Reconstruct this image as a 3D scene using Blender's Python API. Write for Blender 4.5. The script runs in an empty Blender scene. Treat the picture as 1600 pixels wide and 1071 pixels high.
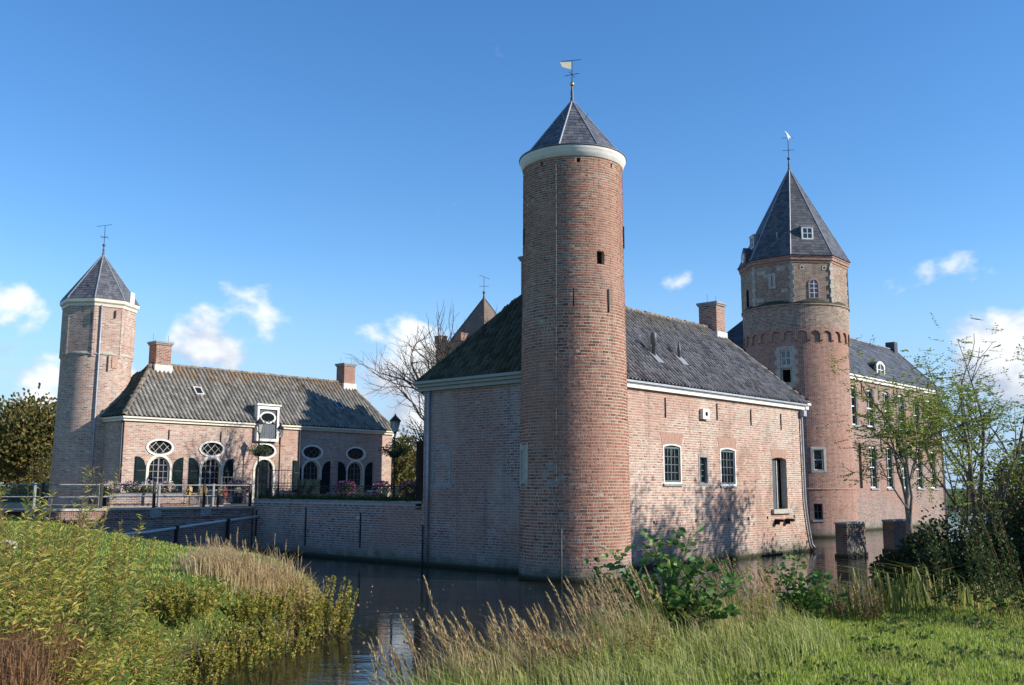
import bpy, math, random
import numpy as np
from mathutils import Matrix, Vector
from mathutils.geometry import tessellate_polygon

R = math.radians
scene = bpy.context.scene
col = scene.collection

# ------------------------------------------------------------ camera, sky, sun, exposure
PITCH, ROLL, EYE = R(8.386), R(0.172), 3.0
F_ = Vector((0, math.cos(PITCH), math.sin(PITCH)))
R0 = Vector((1, 0, 0)); U0 = Vector((0, -math.sin(PITCH), math.cos(PITCH)))
Rv = R0 * math.cos(ROLL) + U0 * math.sin(ROLL)
Uv = U0 * math.cos(ROLL) - R0 * math.sin(ROLL)
cd = bpy.data.cameras.new('camera')
cd.sensor_width = 36; cd.lens = 1534 / 1600 * 36
cd.clip_start = 0.1; cd.clip_end = 6000
cam = bpy.data.objects.new('camera', cd); col.objects.link(cam)
cam.matrix_world = Matrix(((Rv.x, Uv.x, -F_.x, 0), (Rv.y, Uv.y, -F_.y, 0), (Rv.z, Uv.z, -F_.z, EYE), (0, 0, 0, 1)))
scene.camera = cam

SUN_YAW, SUN_EL = 102.0, 25.0          # clockwise from the view direction +Y
sun_dir = Vector((math.sin(R(SUN_YAW)) * math.cos(R(SUN_EL)), math.cos(R(SUN_YAW)) * math.cos(R(SUN_EL)), math.sin(R(SUN_EL))))
sl = bpy.data.lights.new('sun', 'SUN'); sl.energy = 5.0; sl.angle = R(0.53); sl.color = (1.0, 0.945, 0.86)
so = bpy.data.objects.new('sun', sl); col.objects.link(so)
so.rotation_euler = (-sun_dir).to_track_quat('-Z', 'Y').to_euler()

world = bpy.data.worlds.new('World'); scene.world = world; world.use_nodes = True
wt = world.node_tree; wt.nodes.clear()
wo = wt.nodes.new('ShaderNodeOutputWorld'); wb = wt.nodes.new('ShaderNodeBackground')
sky = wt.nodes.new('ShaderNodeTexSky'); sky.sky_type = 'NISHITA'; sky.sun_disc = False
sky.sun_elevation = R(SUN_EL); sky.sun_rotation = R(SUN_YAW)
sky.altitude = 0; sky.air_density = 1.0; sky.dust_density = 0.0; sky.ozone_density = 3.0
wb.inputs['Strength'].default_value = 0.135
scene.view_settings.view_transform = 'Standard'; scene.view_settings.look = 'None'
scene.view_settings.exposure = 0.46; scene.view_settings.gamma = 1.0

CLX = 21.9
def cloud_sky():
    """Nishita sky with low cumulus: noise on the view direction, thick near the horizon, none above ~20 degrees."""
    n, l = wt.nodes, wt.links
    tc = n.new('ShaderNodeTexCoord')
    sep = n.new('ShaderNodeSeparateXYZ'); l.new(tc.outputs['Generated'], sep.inputs[0])
    mp = n.new('ShaderNodeMapping'); mp.inputs['Scale'].default_value = (1, 1, 1.45); mp.inputs['Location'].default_value = (CLX, 0.4, 0.0)
    l.new(tc.outputs['Generated'], mp.inputs[0])
    no = n.new('ShaderNodeTexNoise'); no.inputs['Scale'].default_value = 9.0; no.inputs['Detail'].default_value = 10; no.inputs['Roughness'].default_value = 0.52
    no.inputs['Distortion'].default_value = 0.1
    l.new(mp.outputs[0], no.inputs['Vector'])
    # band of clouds by elevation
    hb = n.new('ShaderNodeMapRange'); hb.interpolation_type = 'SMOOTHSTEP'
    hb.inputs['From Min'].default_value = 0.06; hb.inputs['From Max'].default_value = 0.285
    hb.inputs['To Min'].default_value = 0.14; hb.inputs['To Max'].default_value = -0.135
    l.new(sep.outputs['Z'], hb.inputs['Value'])
    ad = n.new('ShaderNodeMath'); ad.operation = 'ADD'; l.new(no.outputs['Fac'], ad.inputs[0]); l.new(hb.outputs[0], ad.inputs[1])
    cr = n.new('ShaderNodeMapRange'); cr.interpolation_type = 'SMOOTHSTEP'
    cr.inputs['From Min'].default_value = 0.575; cr.inputs['From Max'].default_value = 0.69
    cr.inputs['To Max'].default_value = 0.93
    l.new(ad.outputs[0], cr.inputs['Value'])
    # sunlit tops and greyer undersides: compare the density with the density a little higher and sunwards
    up = n.new('ShaderNodeVectorMath'); up.operation = 'ADD'; up.inputs[1].default_value = (.035, -.01, .06); l.new(mp.outputs[0], up.inputs[0])
    no2 = n.new('ShaderNodeTexNoise')
    for k in ('Scale', 'Detail', 'Roughness', 'Distortion'): no2.inputs[k].default_value = no.inputs[k].default_value
    l.new(up.outputs[0], no2.inputs['Vector'])
    df = n.new('ShaderNodeMath'); df.operation = 'SUBTRACT'; l.new(no.outputs['Fac'], df.inputs[0]); l.new(no2.outputs['Fac'], df.inputs[1])
    dr = n.new('ShaderNodeMapRange'); dr.interpolation_type = 'SMOOTHSTEP'; l.new(df.outputs[0], dr.inputs['Value']); dr.inputs['From Min'].default_value = -.13; dr.inputs['From Max'].default_value = .10
    cc = n.new('ShaderNodeMix'); cc.data_type = 'RGBA'
    cc.inputs['A'].default_value = (2.9, 3.3, 4.1, 1); cc.inputs['B'].default_value = (5.9, 5.95, 6.0, 1)
    l.new(dr.outputs[0], cc.inputs['Factor'])
    hs = n.new('ShaderNodeHueSaturation'); hs.inputs['Hue'].default_value = 0.505; hs.inputs['Saturation'].default_value = 1.24; hs.inputs['Value'].default_value = 1.12
    l.new(sky.outputs[0], hs.inputs['Color'])
    hz = n.new('ShaderNodeMapRange'); hz.interpolation_type = 'SMOOTHSTEP'; l.new(sep.outputs['Z'], hz.inputs['Value'])
    hz.inputs['From Min'].default_value = 0.0; hz.inputs['From Max'].default_value = 0.24; hz.inputs['To Min'].default_value = .9; hz.inputs['To Max'].default_value = 0.0
    hm = n.new('ShaderNodeMix'); hm.data_type = 'RGBA'; hm.inputs['B'].default_value = (2.1, 3.2, 4.9, 1); l.new(hz.outputs[0], hm.inputs['Factor']); l.new(hs.outputs[0], hm.inputs['A'])
    mx = n.new('ShaderNodeMix'); mx.data_type = 'RGBA'
    l.new(cr.outputs[0], mx.inputs['Factor']); l.new(hm.outputs['Result'], mx.inputs['A']); l.new(cc.outputs['Result'], mx.inputs['B'])
    l.new(mx.outputs['Result'], wb.inputs['Color']); l.new(wb.outputs[0], wo.inputs['Surface'])
cloud_sky()

# ------------------------------------------------------------ frames
CA = R(90 - 42.45)                                   # castle frame: x = along the long lit walls, y = along the shaded walls
CO = Vector((1.681, 34.147, 0.0))
CM = Matrix.Translation(CO) @ Matrix.Rotation(CA, 4, 'Z')
def cw(u, v, z=0.0): return CM @ Vector((u, v, z))
rng = np.random.default_rng(7); random.seed(7)

# ------------------------------------------------------------ mesh helper
class MB:
    def __init__(s): s.V = []; s.n = 0; s.P = {}
    def raw(s, verts, polys):
        verts = np.asarray(verts, dtype=np.float64).reshape(-1, 3)
        if isinstance(polys, np.ndarray):
            s.P.setdefault(polys.shape[1], []).append(polys + s.n)
        else:
            for p in polys: s.P.setdefault(len(p), []).append(np.asarray([p]) + s.n)
        s.V.append(verts); s.n += len(verts); return s
    def box(s, x0, x1, y0, y1, z0, z1, M=None):
        v = np.array([(x, y, z) for z in (z0, z1) for y in (y0, y1) for x in (x0, x1)], float)
        if M is not None: v = np.array([tuple(M @ Vector(p)) for p in v])
        return s.raw(v, np.array([(0, 2, 3, 1), (4, 5, 7, 6), (0, 1, 5, 4), (2, 6, 7, 3), (0, 4, 6, 2), (1, 3, 7, 5)]))
    def tube(s, pts, rad, n=6, cap=True):
        pts = [Vector(p) for p in pts]; k = len(pts)
        if not hasattr(rad, '__len__'): rad = [rad] * k
        vs = []; up = Vector((0, 0, 1))
        for i, p in enumerate(pts):
            t = (pts[min(i + 1, k - 1)] - pts[max(i - 1, 0)])
            t = t.normalized() if t.length > 1e-9 else up
            a = t.cross(Vector((0, 0, 1)) if abs(t.z) < .95 else Vector((1, 0, 0))).normalized(); b = t.cross(a)
            for j in range(n):
                w = 2 * math.pi * j / n; vs.append(p + (a * math.cos(w) + b * math.sin(w)) * rad[i])
        f = [(i * n + j, i * n + (j + 1) % n, (i + 1) * n + (j + 1) % n, (i + 1) * n + j) for i in range(k - 1) for j in range(n)]
        s.raw(np.array([tuple(q) for q in vs]), np.array(f))
        if cap:
            for i0, rev in ((0, 1), ((k - 1) * n, 0)):
                s.P.setdefault(n, []).append(np.array([[i0 + j for j in (range(n - 1, -1, -1) if rev else range(n))]]) + s.n - k * n)
        return s
    def lathe(s, prof, n=24, c=(0, 0), a0=0.0, a1=2 * math.pi, rot=0.0):
        full = abs(a1 - a0 - 2 * math.pi) < 1e-6; m = n if full else n + 1
        an = a0 + (a1 - a0) * np.arange(m) / n + rot
        V = np.array([(c[0] + r * math.cos(t), c[1] + r * math.sin(t), z) for r, z in prof for t in an])
        f = [(i * m + j, i * m + (j + 1) % m, (i + 1) * m + (j + 1) % m, (i + 1) * m + j) for i in range(len(prof) - 1) for j in range(n)]
        return s.raw(V, np.array(f))
    def prism(s, poly, fn, d0, d1):
        """poly: 2-D outline; fn(a, b, d) -> xyz; closed solid between depths d0 and d1"""
        k = len(poly)
        V = [fn(a, b, d0) for a, b in poly] + [fn(a, b, d1) for a, b in poly]
        s.raw(V, [tuple(range(k))[::-1], tuple(range(k, 2 * k))] + [(i, (i + 1) % k, k + (i + 1) % k, k + i) for i in range(k)])
        return s
    def wall(s, outer, holes, fn, rev):
        """flat wall front with openings and reveals going 'rev' deep (d measured outwards)"""
        loops = [outer] + holes
        tri = tessellate_polygon([[Vector((a, b, 0)) for a, b in lp] for lp in loops])
        flat = [p for lp in loops for p in lp]
        s.raw([fn(a, b, 0) for a, b in flat], np.array(tri))
        for h in holes:
            k = len(h)
            s.raw([fn(a, b, 0) for a, b in h] + [fn(a, b, -rev) for a, b in h], np.array([(i, (i + 1) % k, k + (i + 1) % k, k + i) for i in range(k)]))
        return s
    def build(s, name, mat, parent=None, smooth=False, kind=None, label=None):
        me = bpy.data.meshes.new(name)
        V = np.concatenate(s.V) if s.V else np.zeros((0, 3))
        me.vertices.add(len(V)); me.vertices.foreach_set('co', V.astype(np.float32).ravel())
        li = []; ls = []; o = 0
        for k, arrs in s.P.items():
            A = np.concatenate(arrs); li.append(A.ravel()); ls.append(o + np.arange(len(A)) * k); o += A.size
        li = np.concatenate(li); ls = np.concatenate(ls)
        me.loops.add(len(li)); me.loops.foreach_set('vertex_index', li.astype(np.int32))
        me.polygons.add(len(ls)); me.polygons.foreach_set('loop_start', ls.astype(np.int32))
        me.polygons.foreach_set('use_smooth', np.full(len(ls), bool(smooth)))
        me.update(calc_edges=True); me.validate()
        me.materials.append(M_[mat] if isinstance(mat, str) else mat)
        ob = bpy.data.objects.new(name, me); col.objects.link(ob)
        if parent is not None: ob.parent = parent
        if kind: ob['kind'] = kind
        if label: ob['label'] = label
        return ob

def thing(name, label, cat, M=None, group=None):
    o = bpy.data.objects.new(name, None); col.objects.link(o); o.empty_display_size = 0.3
    if M is not None: o.matrix_world = M
    o['label'] = label; o['category'] = cat
    if group: o['group'] = group
    return o
def tag(o, label, cat, group=None):
    o['label'] = label; o['category'] = cat
    if group: o['group'] = group
    return o
def inst(src, name, parent, M):
    o = bpy.data.objects.new(name, src); col.objects.link(o); o.parent = parent; o.matrix_local = M
    return o
def copy_tree(o, parent=None):
    c = o.copy(); col.objects.link(c); c.parent = parent
    for ch in list(o.children):
        copy_tree(ch, c)
    return c

# ------------------------------------------------------------ materials
M_ = {}
class NT:
    def __init__(s, name, rough=0.8, spec=0.3):
        m = bpy.data.materials.new(name); m.use_nodes = True; M_[name] = m
        s.t = m.node_tree; s.n = s.t.nodes; s.l = s.t.links; s.m = m
        s.b = s.n['Principled BSDF']; s.b.inputs['Roughness'].default_value = rough
        s.b.inputs['Specular IOR Level'].default_value = spec
    def new(s, k, **kw):
        nd = s.n.new(k)
        for a, b in kw.items(): setattr(nd, a, b)
        return nd
    def val(s, nd, **kw):
        for a, b in kw.items(): nd.inputs[a].default_value = b
        return nd
    def pos(s):
        return s.new('ShaderNodeNewGeometry').outputs['Position']
    def obj(s): return s.new('ShaderNodeTexCoord').outputs['Object']
    def noise(s, vec, scale, detail=4, rough=.55, dist=0.0, out='Fac'):
        nd = s.new('ShaderNodeTexNoise'); s.val(nd, Scale=scale, Detail=detail, Roughness=rough, Distortion=dist)
        if vec is not None: s.l.new(vec, nd.inputs['Vector'])
        return nd.outputs[out]
    def ramp(s, fac, stops, interp='LINEAR'):
        nd = s.new('ShaderNodeValToRGB'); cr = nd.color_ramp; cr.interpolation = interp
        while len(cr.elements) < len(stops): cr.elements.new(0.5)
        for e, (p, c) in zip(cr.elements, stops):
            e.position = p; e.color = (*c, 1) if len(c) == 3 else c
        s.l.new(fac, nd.inputs['Fac']); return nd.outputs['Color']
    def mix(s, fac, a, b, mode='MIX'):
        nd = s.new('ShaderNodeMix', data_type='RGBA', blend_type=mode)
        for k, x in (('Factor', fac), ('A', a), ('B', b)):
            if isinstance(x, (int, float)): nd.inputs[k].default_value = x
            elif isinstance(x, tuple): nd.inputs[k].default_value = (*x, 1)
            else: s.l.new(x, nd.inputs[k])
        return nd.outputs['Result']
    def math(s, op, a, b=0.0, c=None):
        nd = s.new('ShaderNodeMath', operation=op)
        for i, x in enumerate((a, b) if c is None else (a, b, c)):
            if isinstance(x, (int, float)): nd.inputs[i].default_value = x
            else: s.l.new(x, nd.inputs[i])
        return nd.outputs[0]
    def mr(s, x, a, b, c=0.0, d=1.0):
        nd = s.new('ShaderNodeMapRange', interpolation_type='SMOOTHSTEP'); s.l.new(x, nd.inputs['Value'])
        s.val(nd, **{'From Min': a, 'From Max': b, 'To Min': c, 'To Max': d}); return nd.outputs[0]
    def sep(s, vec):
        nd = s.new('ShaderNodeSeparateXYZ'); s.l.new(vec, nd.inputs[0]); return nd.outputs
    def col(s, c):
        if isinstance(c, tuple): s.b.inputs['Base Color'].default_value = (*c, 1)
        else: s.l.new(c, s.b.inputs['Base Color'])
    def bump(s, h, strength=.4, dist=.02):
        nd = s.new('ShaderNodeBump'); s.val(nd, Strength=strength, Distance=dist); s.l.new(h, nd.inputs['Height'])
        s.l.new(nd.outputs[0], s.b.inputs['Normal'])
    def rnd(s):
        """one random number per loose piece and per object"""
        g = s.new('ShaderNodeNewGeometry').outputs['Random Per Island']; o = s.new('ShaderNodeObjectInfo').outputs['Random']
        return s.math('FRACT', s.math('ADD', g, o))

def plain(name, c, rough=.6, spec=.3, metal=0.0, var=.25, scale=3.0, bump=0.0):
    t = NT(name, rough, spec); p = t.pos()
    n = t.noise(p, scale, 6, .6)
    d = tuple(x * (1 - var) for x in c); e = tuple(min(1, x * (1 + var)) for x in c)
    t.col(t.ramp(n, [(.3, d), (.7, e)])); t.b.inputs['Metallic'].default_value = metal
    if bump: t.bump(t.noise(p, scale * 12, 4), bump, .01)
    return t

def weather(t, base, z, lime=.5, seed=0.0, wet=True):
    """lime bloom, damp and algae with shapes of their own; z is height above the water"""
    p = t.pos()
    mp = t.new('ShaderNodeVectorMath', operation='ADD'); t.l.new(p, mp.inputs[0]); mp.inputs[1].default_value = (seed, seed, 0)
    pv = mp.outputs[0]
    n1 = t.noise(pv, .55, 6, .65, .4); n2 = t.noise(pv, 1.7, 6, .7, .3); n3 = t.noise(pv, .25, 4, .5)
    c = t.mix(t.math('MULTIPLY', t.mr(n2, .54, .74), lime), base, (.45, .37, .295))
    c = t.mix(t.math('MULTIPLY', t.mr(n1, .52, .70), .45), c, (.17, .12, .10))
    c = t.mix(t.math('MULTIPLY', t.mr(n3, .47, .62), .42), c, (.36, .19, .135))
    c = t.mix(t.math('MULTIPLY', t.mr(t.noise(pv, .33, 5, .6, .5), .52, .66), lime * .42), c, (.47, .41, .35))
    sm = t.new('ShaderNodeMapping'); t.l.new(pv, sm.inputs[0]); sm.inputs['Scale'].default_value = (2.6, 2.6, .16)
    c = t.mix(t.math('MULTIPLY', t.mr(t.noise(sm.outputs[0], 1.0, 5, .6), .55, .72), .4), c, (.15, .11, .095))
    if wet:
        zz = t.sep(p)[2]; zn = t.math('ADD', zz, t.math('MULTIPLY', t.math('SUBTRACT', n2, .5), 1.5))
        bl = t.mr(zn, .15, 1.0, .62, 0)
        c = t.mix(bl, c, t.mix(n1, (.20, .18, .16), (.34, .31, .28)))
        c = t.mix(t.mr(zn, .1, .55, .7, 0), c, (.10, .105, .06))
        c = t.mix(t.mr(zz, .06, .22, .9, 0), c, (.03, .033, .02))
    return c

BR = [(0.0, (.125, .055, .04)), (.15, (.22, .083, .054)), (.4, (.31, .118, .074)), (.65, (.355, .148, .093)), (.85, (.275, .122, .083)), (.95, (.39, .225, .155)), (1.0, (.19, .10, .078))]
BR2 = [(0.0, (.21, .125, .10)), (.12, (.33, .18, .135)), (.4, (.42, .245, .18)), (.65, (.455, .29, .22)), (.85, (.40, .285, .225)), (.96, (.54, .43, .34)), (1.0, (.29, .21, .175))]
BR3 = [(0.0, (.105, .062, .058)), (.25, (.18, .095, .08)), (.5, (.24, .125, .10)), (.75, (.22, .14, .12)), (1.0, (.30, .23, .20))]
def brick_piece(name, stops, lime, seed):
    t = NT(name, .9, .15)
    base = t.ramp(t.rnd(), stops)
    base = t.mix(.5, base, t.ramp(t.noise(t.pos(), 28, 4), [(.3, (.28, .28, .28)), (.75, (.8, .8, .8))]), 'OVERLAY')
    t.col(weather(t, base, 0, lime, seed)); t.bump(t.noise(t.pos(), 60, 5), .5, .008)
def mortar_mat(name, c, seed):
    t = NT(name, .95, .1)
    base = t.ramp(t.noise(t.pos(), 9, 5), [(.3, tuple(x * .72 for x in c)), (.7, c)])
    t.col(weather(t, base, 0, .25, seed)); t.bump(t.noise(t.pos(), 90, 4), .5, .006)
brick_piece('brick_tower', BR, .38, 3.0); brick_piece('brick_house', BR2, .55, 11.0); brick_piece('brick_shade', BR3, .8, 23.0)  # brick_shade: darker bricks, part of the wall's shade is put into their colour
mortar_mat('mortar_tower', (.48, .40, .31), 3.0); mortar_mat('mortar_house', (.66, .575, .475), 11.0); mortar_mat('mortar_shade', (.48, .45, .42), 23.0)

def far_brick(name, mode, rad, stops, mortar, lime=.4, seed=0.0, bw=.25, bh=.085, wet=True, ms=.016):
    """brickwork too far away to pick apart: pattern laid along the wall (or round the tower)"""
    t = NT(name, .9, .15); o = t.obj(); x, y, z = t.sep(o)
    if mode == 'cyl':
        s_ = t.math('MULTIPLY', t.math('ARCTAN2', y, x), rad)
    else:
        nx, ny, nz = t.sep(t.new('ShaderNodeTexCoord').outputs['Normal'])
        pick = t.math('GREATER_THAN', t.math('ABSOLUTE', nx), .7)
        s_ = t.math('ADD', t.math('MULTIPLY', pick, y), t.math('MULTIPLY', t.math('SUBTRACT', 1.0, pick), x))
    cv = t.new('ShaderNodeCombineXYZ'); t.l.new(s_, cv.inputs[0]); t.l.new(z, cv.inputs[1])
    wob = t.new('ShaderNodeVectorMath', operation='MULTIPLY_ADD')
    t.l.new(t.noise(o, 3, 2, out='Color'), wob.inputs[0]); wob.inputs[1].default_value = (.02, .02, 0); t.l.new(cv.outputs[0], wob.inputs[2])
    b = t.new('ShaderNodeTexBrick'); t.val(b, Scale=1.0, **{'Mortar Size': ms, 'Mortar Smooth': .3, 'Brick Width': bw, 'Row Height': bh, 'Bias': 0.0})
    b.inputs['Color1'].default_value = (0, 0, 0, 1); b.inputs['Color2'].default_value = (1, 1, 1, 1); b.inputs['Mortar'].default_value = (.5, .5, .5, 1)
    t.l.new(wob.outputs[0], b.inputs['Vector'])
    base = t.ramp(b.outputs['Color'], stops)
    base = t.mix(b.outputs['Fac'], base, mortar)
    base = t.mix(.35, base, t.ramp(t.noise(o, 5, 6, .7), [(.3, (.25, .25, .25)), (.75, (.8, .8, .8))]), 'OVERLAY')
    t.col(weather(t, base, 0, lime, seed, wet))
    t.bump(t.math('SUBTRACT', 1.0, b.outputs['Fac']), .5, .02)
far_brick('brick_left_tower', 'cyl', 1.73, BR2, (.50, .44, .37), .4, 31.0)
far_brick('brick_left_house', 'box', 1, BR2, (.50, .43, .36), .5, 37.0)
far_brick('brick_great_tower', 'cyl', 3.3, BR, (.40, .33, .27), .3, 41.0, bw=.24, bh=.08)
far_brick('brick_great_top', 'cyl', 3.3, [(0, (.13, .085, .065)), (.4, (.23, .14, .10)), (.7, (.30, .19, .13)), (1, (.36, .27, .20))], (.40, .35, .28), .5, 43.0, bw=.26, bh=.09)
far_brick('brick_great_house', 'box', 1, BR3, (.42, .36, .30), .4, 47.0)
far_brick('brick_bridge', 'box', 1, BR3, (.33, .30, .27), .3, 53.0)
far_brick('brick_chimney', 'box', 1, BR, (.40, .34, .28), .2, 59.0, wet=False)
far_brick('brick_gate_tower', 'box', 1, BR3, (.33, .28, .24), .2, 61.0, wet=False)
far_brick('brick_pier', 'box', 1, [(0, (.06, .045, .038)), (.5, (.12, .075, .058)), (1, (.17, .12, .095))], (.17, .155, .13), .15, 67.0)

def tile_mat(name, stops, lichen=None, lz=None, rough=.75, moss=0.0):
    t = NT(name, rough, .25); p = t.pos()
    c = t.ramp(t.rnd(), stops)
    c = t.mix(.55, c, t.ramp(t.noise(p, 9, 6, .7), [(.3, (.22, .22, .22)), (.75, (.82, .82, .82))]), 'OVERLAY')
    if moss: c = t.mix(t.mr(t.noise(p, 1.6, 5, .65), .45, .68, 0, moss), c, (.035, .05, .018))
    if lichen:
        z = t.sep(p)[2]
        k = t.math('MULTIPLY', t.mr(t.noise(p, 2.2, 5, .7), .44, .62), t.mr(t.math('ADD', z, t.math('MULTIPLY', t.noise(p, 1.2), .8)), lz, lz + 1.1))
        c = t.mix(k, c, lichen)
    t.col(c); t.bump(t.noise(p, 40, 4), .4, .01)
tile_mat('tile_grey', [(0, (.115, .105, .098)), (.3, (.205, .192, .18)), (.7, (.30, .28, .262)), (1, (.17, .16, .155))], (.26, .20, .11), 10.0, .6)
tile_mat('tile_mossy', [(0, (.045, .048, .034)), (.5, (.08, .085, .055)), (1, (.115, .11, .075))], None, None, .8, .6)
tile_mat('tile_left', [(0, (.14, .125, .105)), (.3, (.22, .20, .168)), (.7, (.295, .268, .225)), (1, (.18, .165, .142))], (.30, .17, .065), 8.75, .8, .25)
tile_mat('tile_ridge', [(0, (.16, .13, .10)), (1, (.30, .23, .16))], None, None, .85, .2)
tile_mat('tile_gate', [(0, (.10, .075, .06)), (1, (.19, .14, .11))], None, None, .85, .2)

def slate_mat(name, c, row=.11, w=.2):
    t = NT(name, .55, .4); o = t.obj(); x, y, z = t.sep(o)
    th = t.math('MULTIPLY', t.math('ARCTAN2', y, x), 1.6)
    cv = t.new('ShaderNodeCombineXYZ'); t.l.new(th, cv.inputs[0]); t.l.new(z, cv.inputs[1])
    b = t.new('ShaderNodeTexBrick'); t.val(b, Scale=1.0, **{'Mortar Size': .008, 'Brick Width': w, 'Row Height': row})
    b.inputs['Color1'].default_value = (*[k * .75 for k in c], 1); b.inputs['Color2'].default_value = (*[k * 1.3 for k in c], 1); b.inputs['Mortar'].default_value = (*[k * .45 for k in c], 1)
    t.l.new(cv.outputs[0], b.inputs['Vector'])
    t.col(t.mix(.4, b.outputs['Color'], t.ramp(t.noise(o, 3, 6, .7), [(.3, (.25, .25, .25)), (.75, (.75, .75, .75))]), 'OVERLAY'))
    t.bump(t.math('SUBTRACT', 1.0, b.outputs['Fac']), .5, .015)
tile_mat('slate_piece', [(0, (.075, .078, .09)), (.4, (.11, .113, .126)), (.8, (.15, .15, .16)), (1, (.09, .095, .108))], None, None, .5)
tile_mat('slate_piece_dark', [(0, (.06, .062, .07)), (.5, (.092, .094, .10)), (1, (.13, .128, .132))], None, None, .5)
slate_mat('slate', (.085, .088, .10)); slate_mat('slate_dark', (.05, .053, .062), .16, .28); slate_mat('slate_pale', (.16, .155, .155))

plain('white_paint', (.70, .67, .60), .6, .25, var=.12, scale=2.2); plain('cream_paint', (.62, .57, .46), .55, .3, var=.12)
plain('green_grey_paint', (.25, .27, .235), .5, .4, var=.12)
plain('dark_green_paint', (.013, .023, .025), .95, .0, var=.2); plain('slate_blue_paint', (.085, .10, .12), .55, .3, var=.15)
plain('casement_paint', (.10, .125, .125), .5, .4, var=.15)
plain('lead', (.27, .28, .30), .55, .4, var=.2, metal=.3); plain('zinc', (.33, .36, .40), .5, .4, var=.18, metal=.3)
plain('iron', (.018, .017, .017), .6, .4, var=.3); plain('iron_grey', (.10, .105, .11), .55, .4, var=.3)
plain('rail_grey', (.22, .22, .22), .55, .3, var=.25, scale=6)
plain('gold', (.62, .43, .10), .3, .5, metal=.9, var=.1); plain('stone', (.40, .37, .31), .85, .2, var=.25, scale=6, bump=.4)
plain('stone_grey', (.27, .28, .28), .85, .2, var=.25, scale=6, bump=.4); plain('void', (.006, .006, .007), .9, .05, var=.1)
plain('paving', (.26, .22, .185), .9, .15, var=.3, scale=8, bump=.5); plain('wood_dark', (.03, .022, .016), .85, .06, var=.3)
plain('wood', (.22, .15, .09), .7, .2, var=.3, scale=8); plain('rattan', (.42, .29, .12), .6, .3, var=.25, scale=30)
plain('red_cloth', (.28, .06, .03), .8, .2, var=.2); plain('white_cloth', (.78, .78, .76), .8, .2, var=.05); plain('pot', (.05, .045, .045), .6, .3)
plain('vane_pale', (.55, .52, .38), .5, .4, var=.1); plain('underlay', (.035, .032, .03), .9, .1)
plain('mortar_flash', (.55, .53, .49), .85, .2, var=.12); plain('rubbed_brick', (.41, .255, .19), .85, .2, var=.25, scale=14, bump=.3)
plain('glazed_brick', (.24, .215, .20), .6, .4, var=.35, scale=9)
t = NT('glass', .04, .9); t.col((.012, .016, .02)); t.b.inputs['IOR'].default_value = 1.5
t.bump(t.noise(t.pos(), 2.2, 2), .06, .05)
t = NT('lamp_glass', .15, .6); t.col((.55, .56, .52)); t.b.inputs['Transmission Weight'].default_value = .5
# ------------------------------------------------------------ bricks and tiles
def hole_span(poly, z):
    xs = []
    for (a, b), (c, d) in zip(poly, poly[1:] + poly[:1]):
        if (b - z) * (d - z) < 0: xs.append(a + (z - b) / (d - b) * (c - a))
    return (min(xs), max(xs)) if xs else None
def lay_bricks(s0, s1, z0, z1, ch, L, j, holes=(), seed=1, s1fn=None):
    """Flemish bond: rows of (left, right, low, high)"""
    g = np.random.default_rng(seed); out = []
    for k in range(int((z1 - z0) / ch)):
        zl, zh = z0 + k * ch, z0 + (k + 1) * ch
        e1 = s1fn((zl + zh) / 2) if s1fn else s1
        n = int((e1 - s0) / (L * .75)) + 6
        ln = np.where((np.arange(n) % 2) == 0, L, L / 2) * (1 + g.normal(0, .035, n))
        e = s0 - (L * .75 if k % 2 else 0) - g.uniform(0, .06) + np.concatenate([[0], np.cumsum(ln)])
        iv = [(max(a, s0), min(b, e1)) for a, b in zip(e[:-1] + j / 2, e[1:] - j / 2)]
        for hp in holes:
            sp = hole_span(hp, (zl + zh) / 2)
            if not sp: continue
            nx = []
            for a, b in iv:
                if b <= sp[0] or a >= sp[1]: nx.append((a, b)); continue
                if a < sp[0]: nx.append((a, sp[0]))
                if b > sp[1]: nx.append((sp[1], b))
            iv = nx
        for a, b in iv:
            if b - a > .045: out.append((a, b, zl + j / 2, zh - j / 2))
    B = np.array(out); B[:, 2:] += g.normal(0, .003, (len(B), 1)); return B
CORN = ((0, 0), (1, 0), (1, 1), (0, 1))
BQ = np.array([(4, 5, 6, 7), (0, 4, 7, 3), (1, 2, 6, 5), (0, 1, 5, 4), (3, 7, 6, 2)])
def emit_bricks(mb, B, fn, proud=.008, g=None):
    """fn(s, z, d) -> arrays; bricks with slightly worn arrises standing proud of the joints"""
    n = len(B); V = np.zeros((n, 8, 3)); d = proud + (g or rng).normal(0, .0028, n); ins = .006
    for i, (p, q) in enumerate(CORN):
        s_ = np.where(p, B[:, 1], B[:, 0]); z_ = np.where(q, B[:, 3], B[:, 2])
        V[:, i] = fn(s_, z_, np.full(n, -.012))
        V[:, 4 + i] = fn(s_ + (-ins if p else ins), z_ + (-ins if q else ins), d)
    mb.raw(V.reshape(-1, 3), (BQ[None] + (np.arange(n) * 8)[:, None, None]).reshape(-1, 4))
def unit_brick(mat):
    m = MB(); a = .5; b = .475
    m.raw([(-a, 0, -a), (a, 0, -a), (a, 0, a), (-a, 0, a), (-b, 1, -b * .95), (b, 1, -b * .95), (b, 1, b * .95), (-b, 1, b * .95)], BQ)
    o = m.build('brick', mat); me = o.data; bpy.data.objects.remove(o); return me
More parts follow.
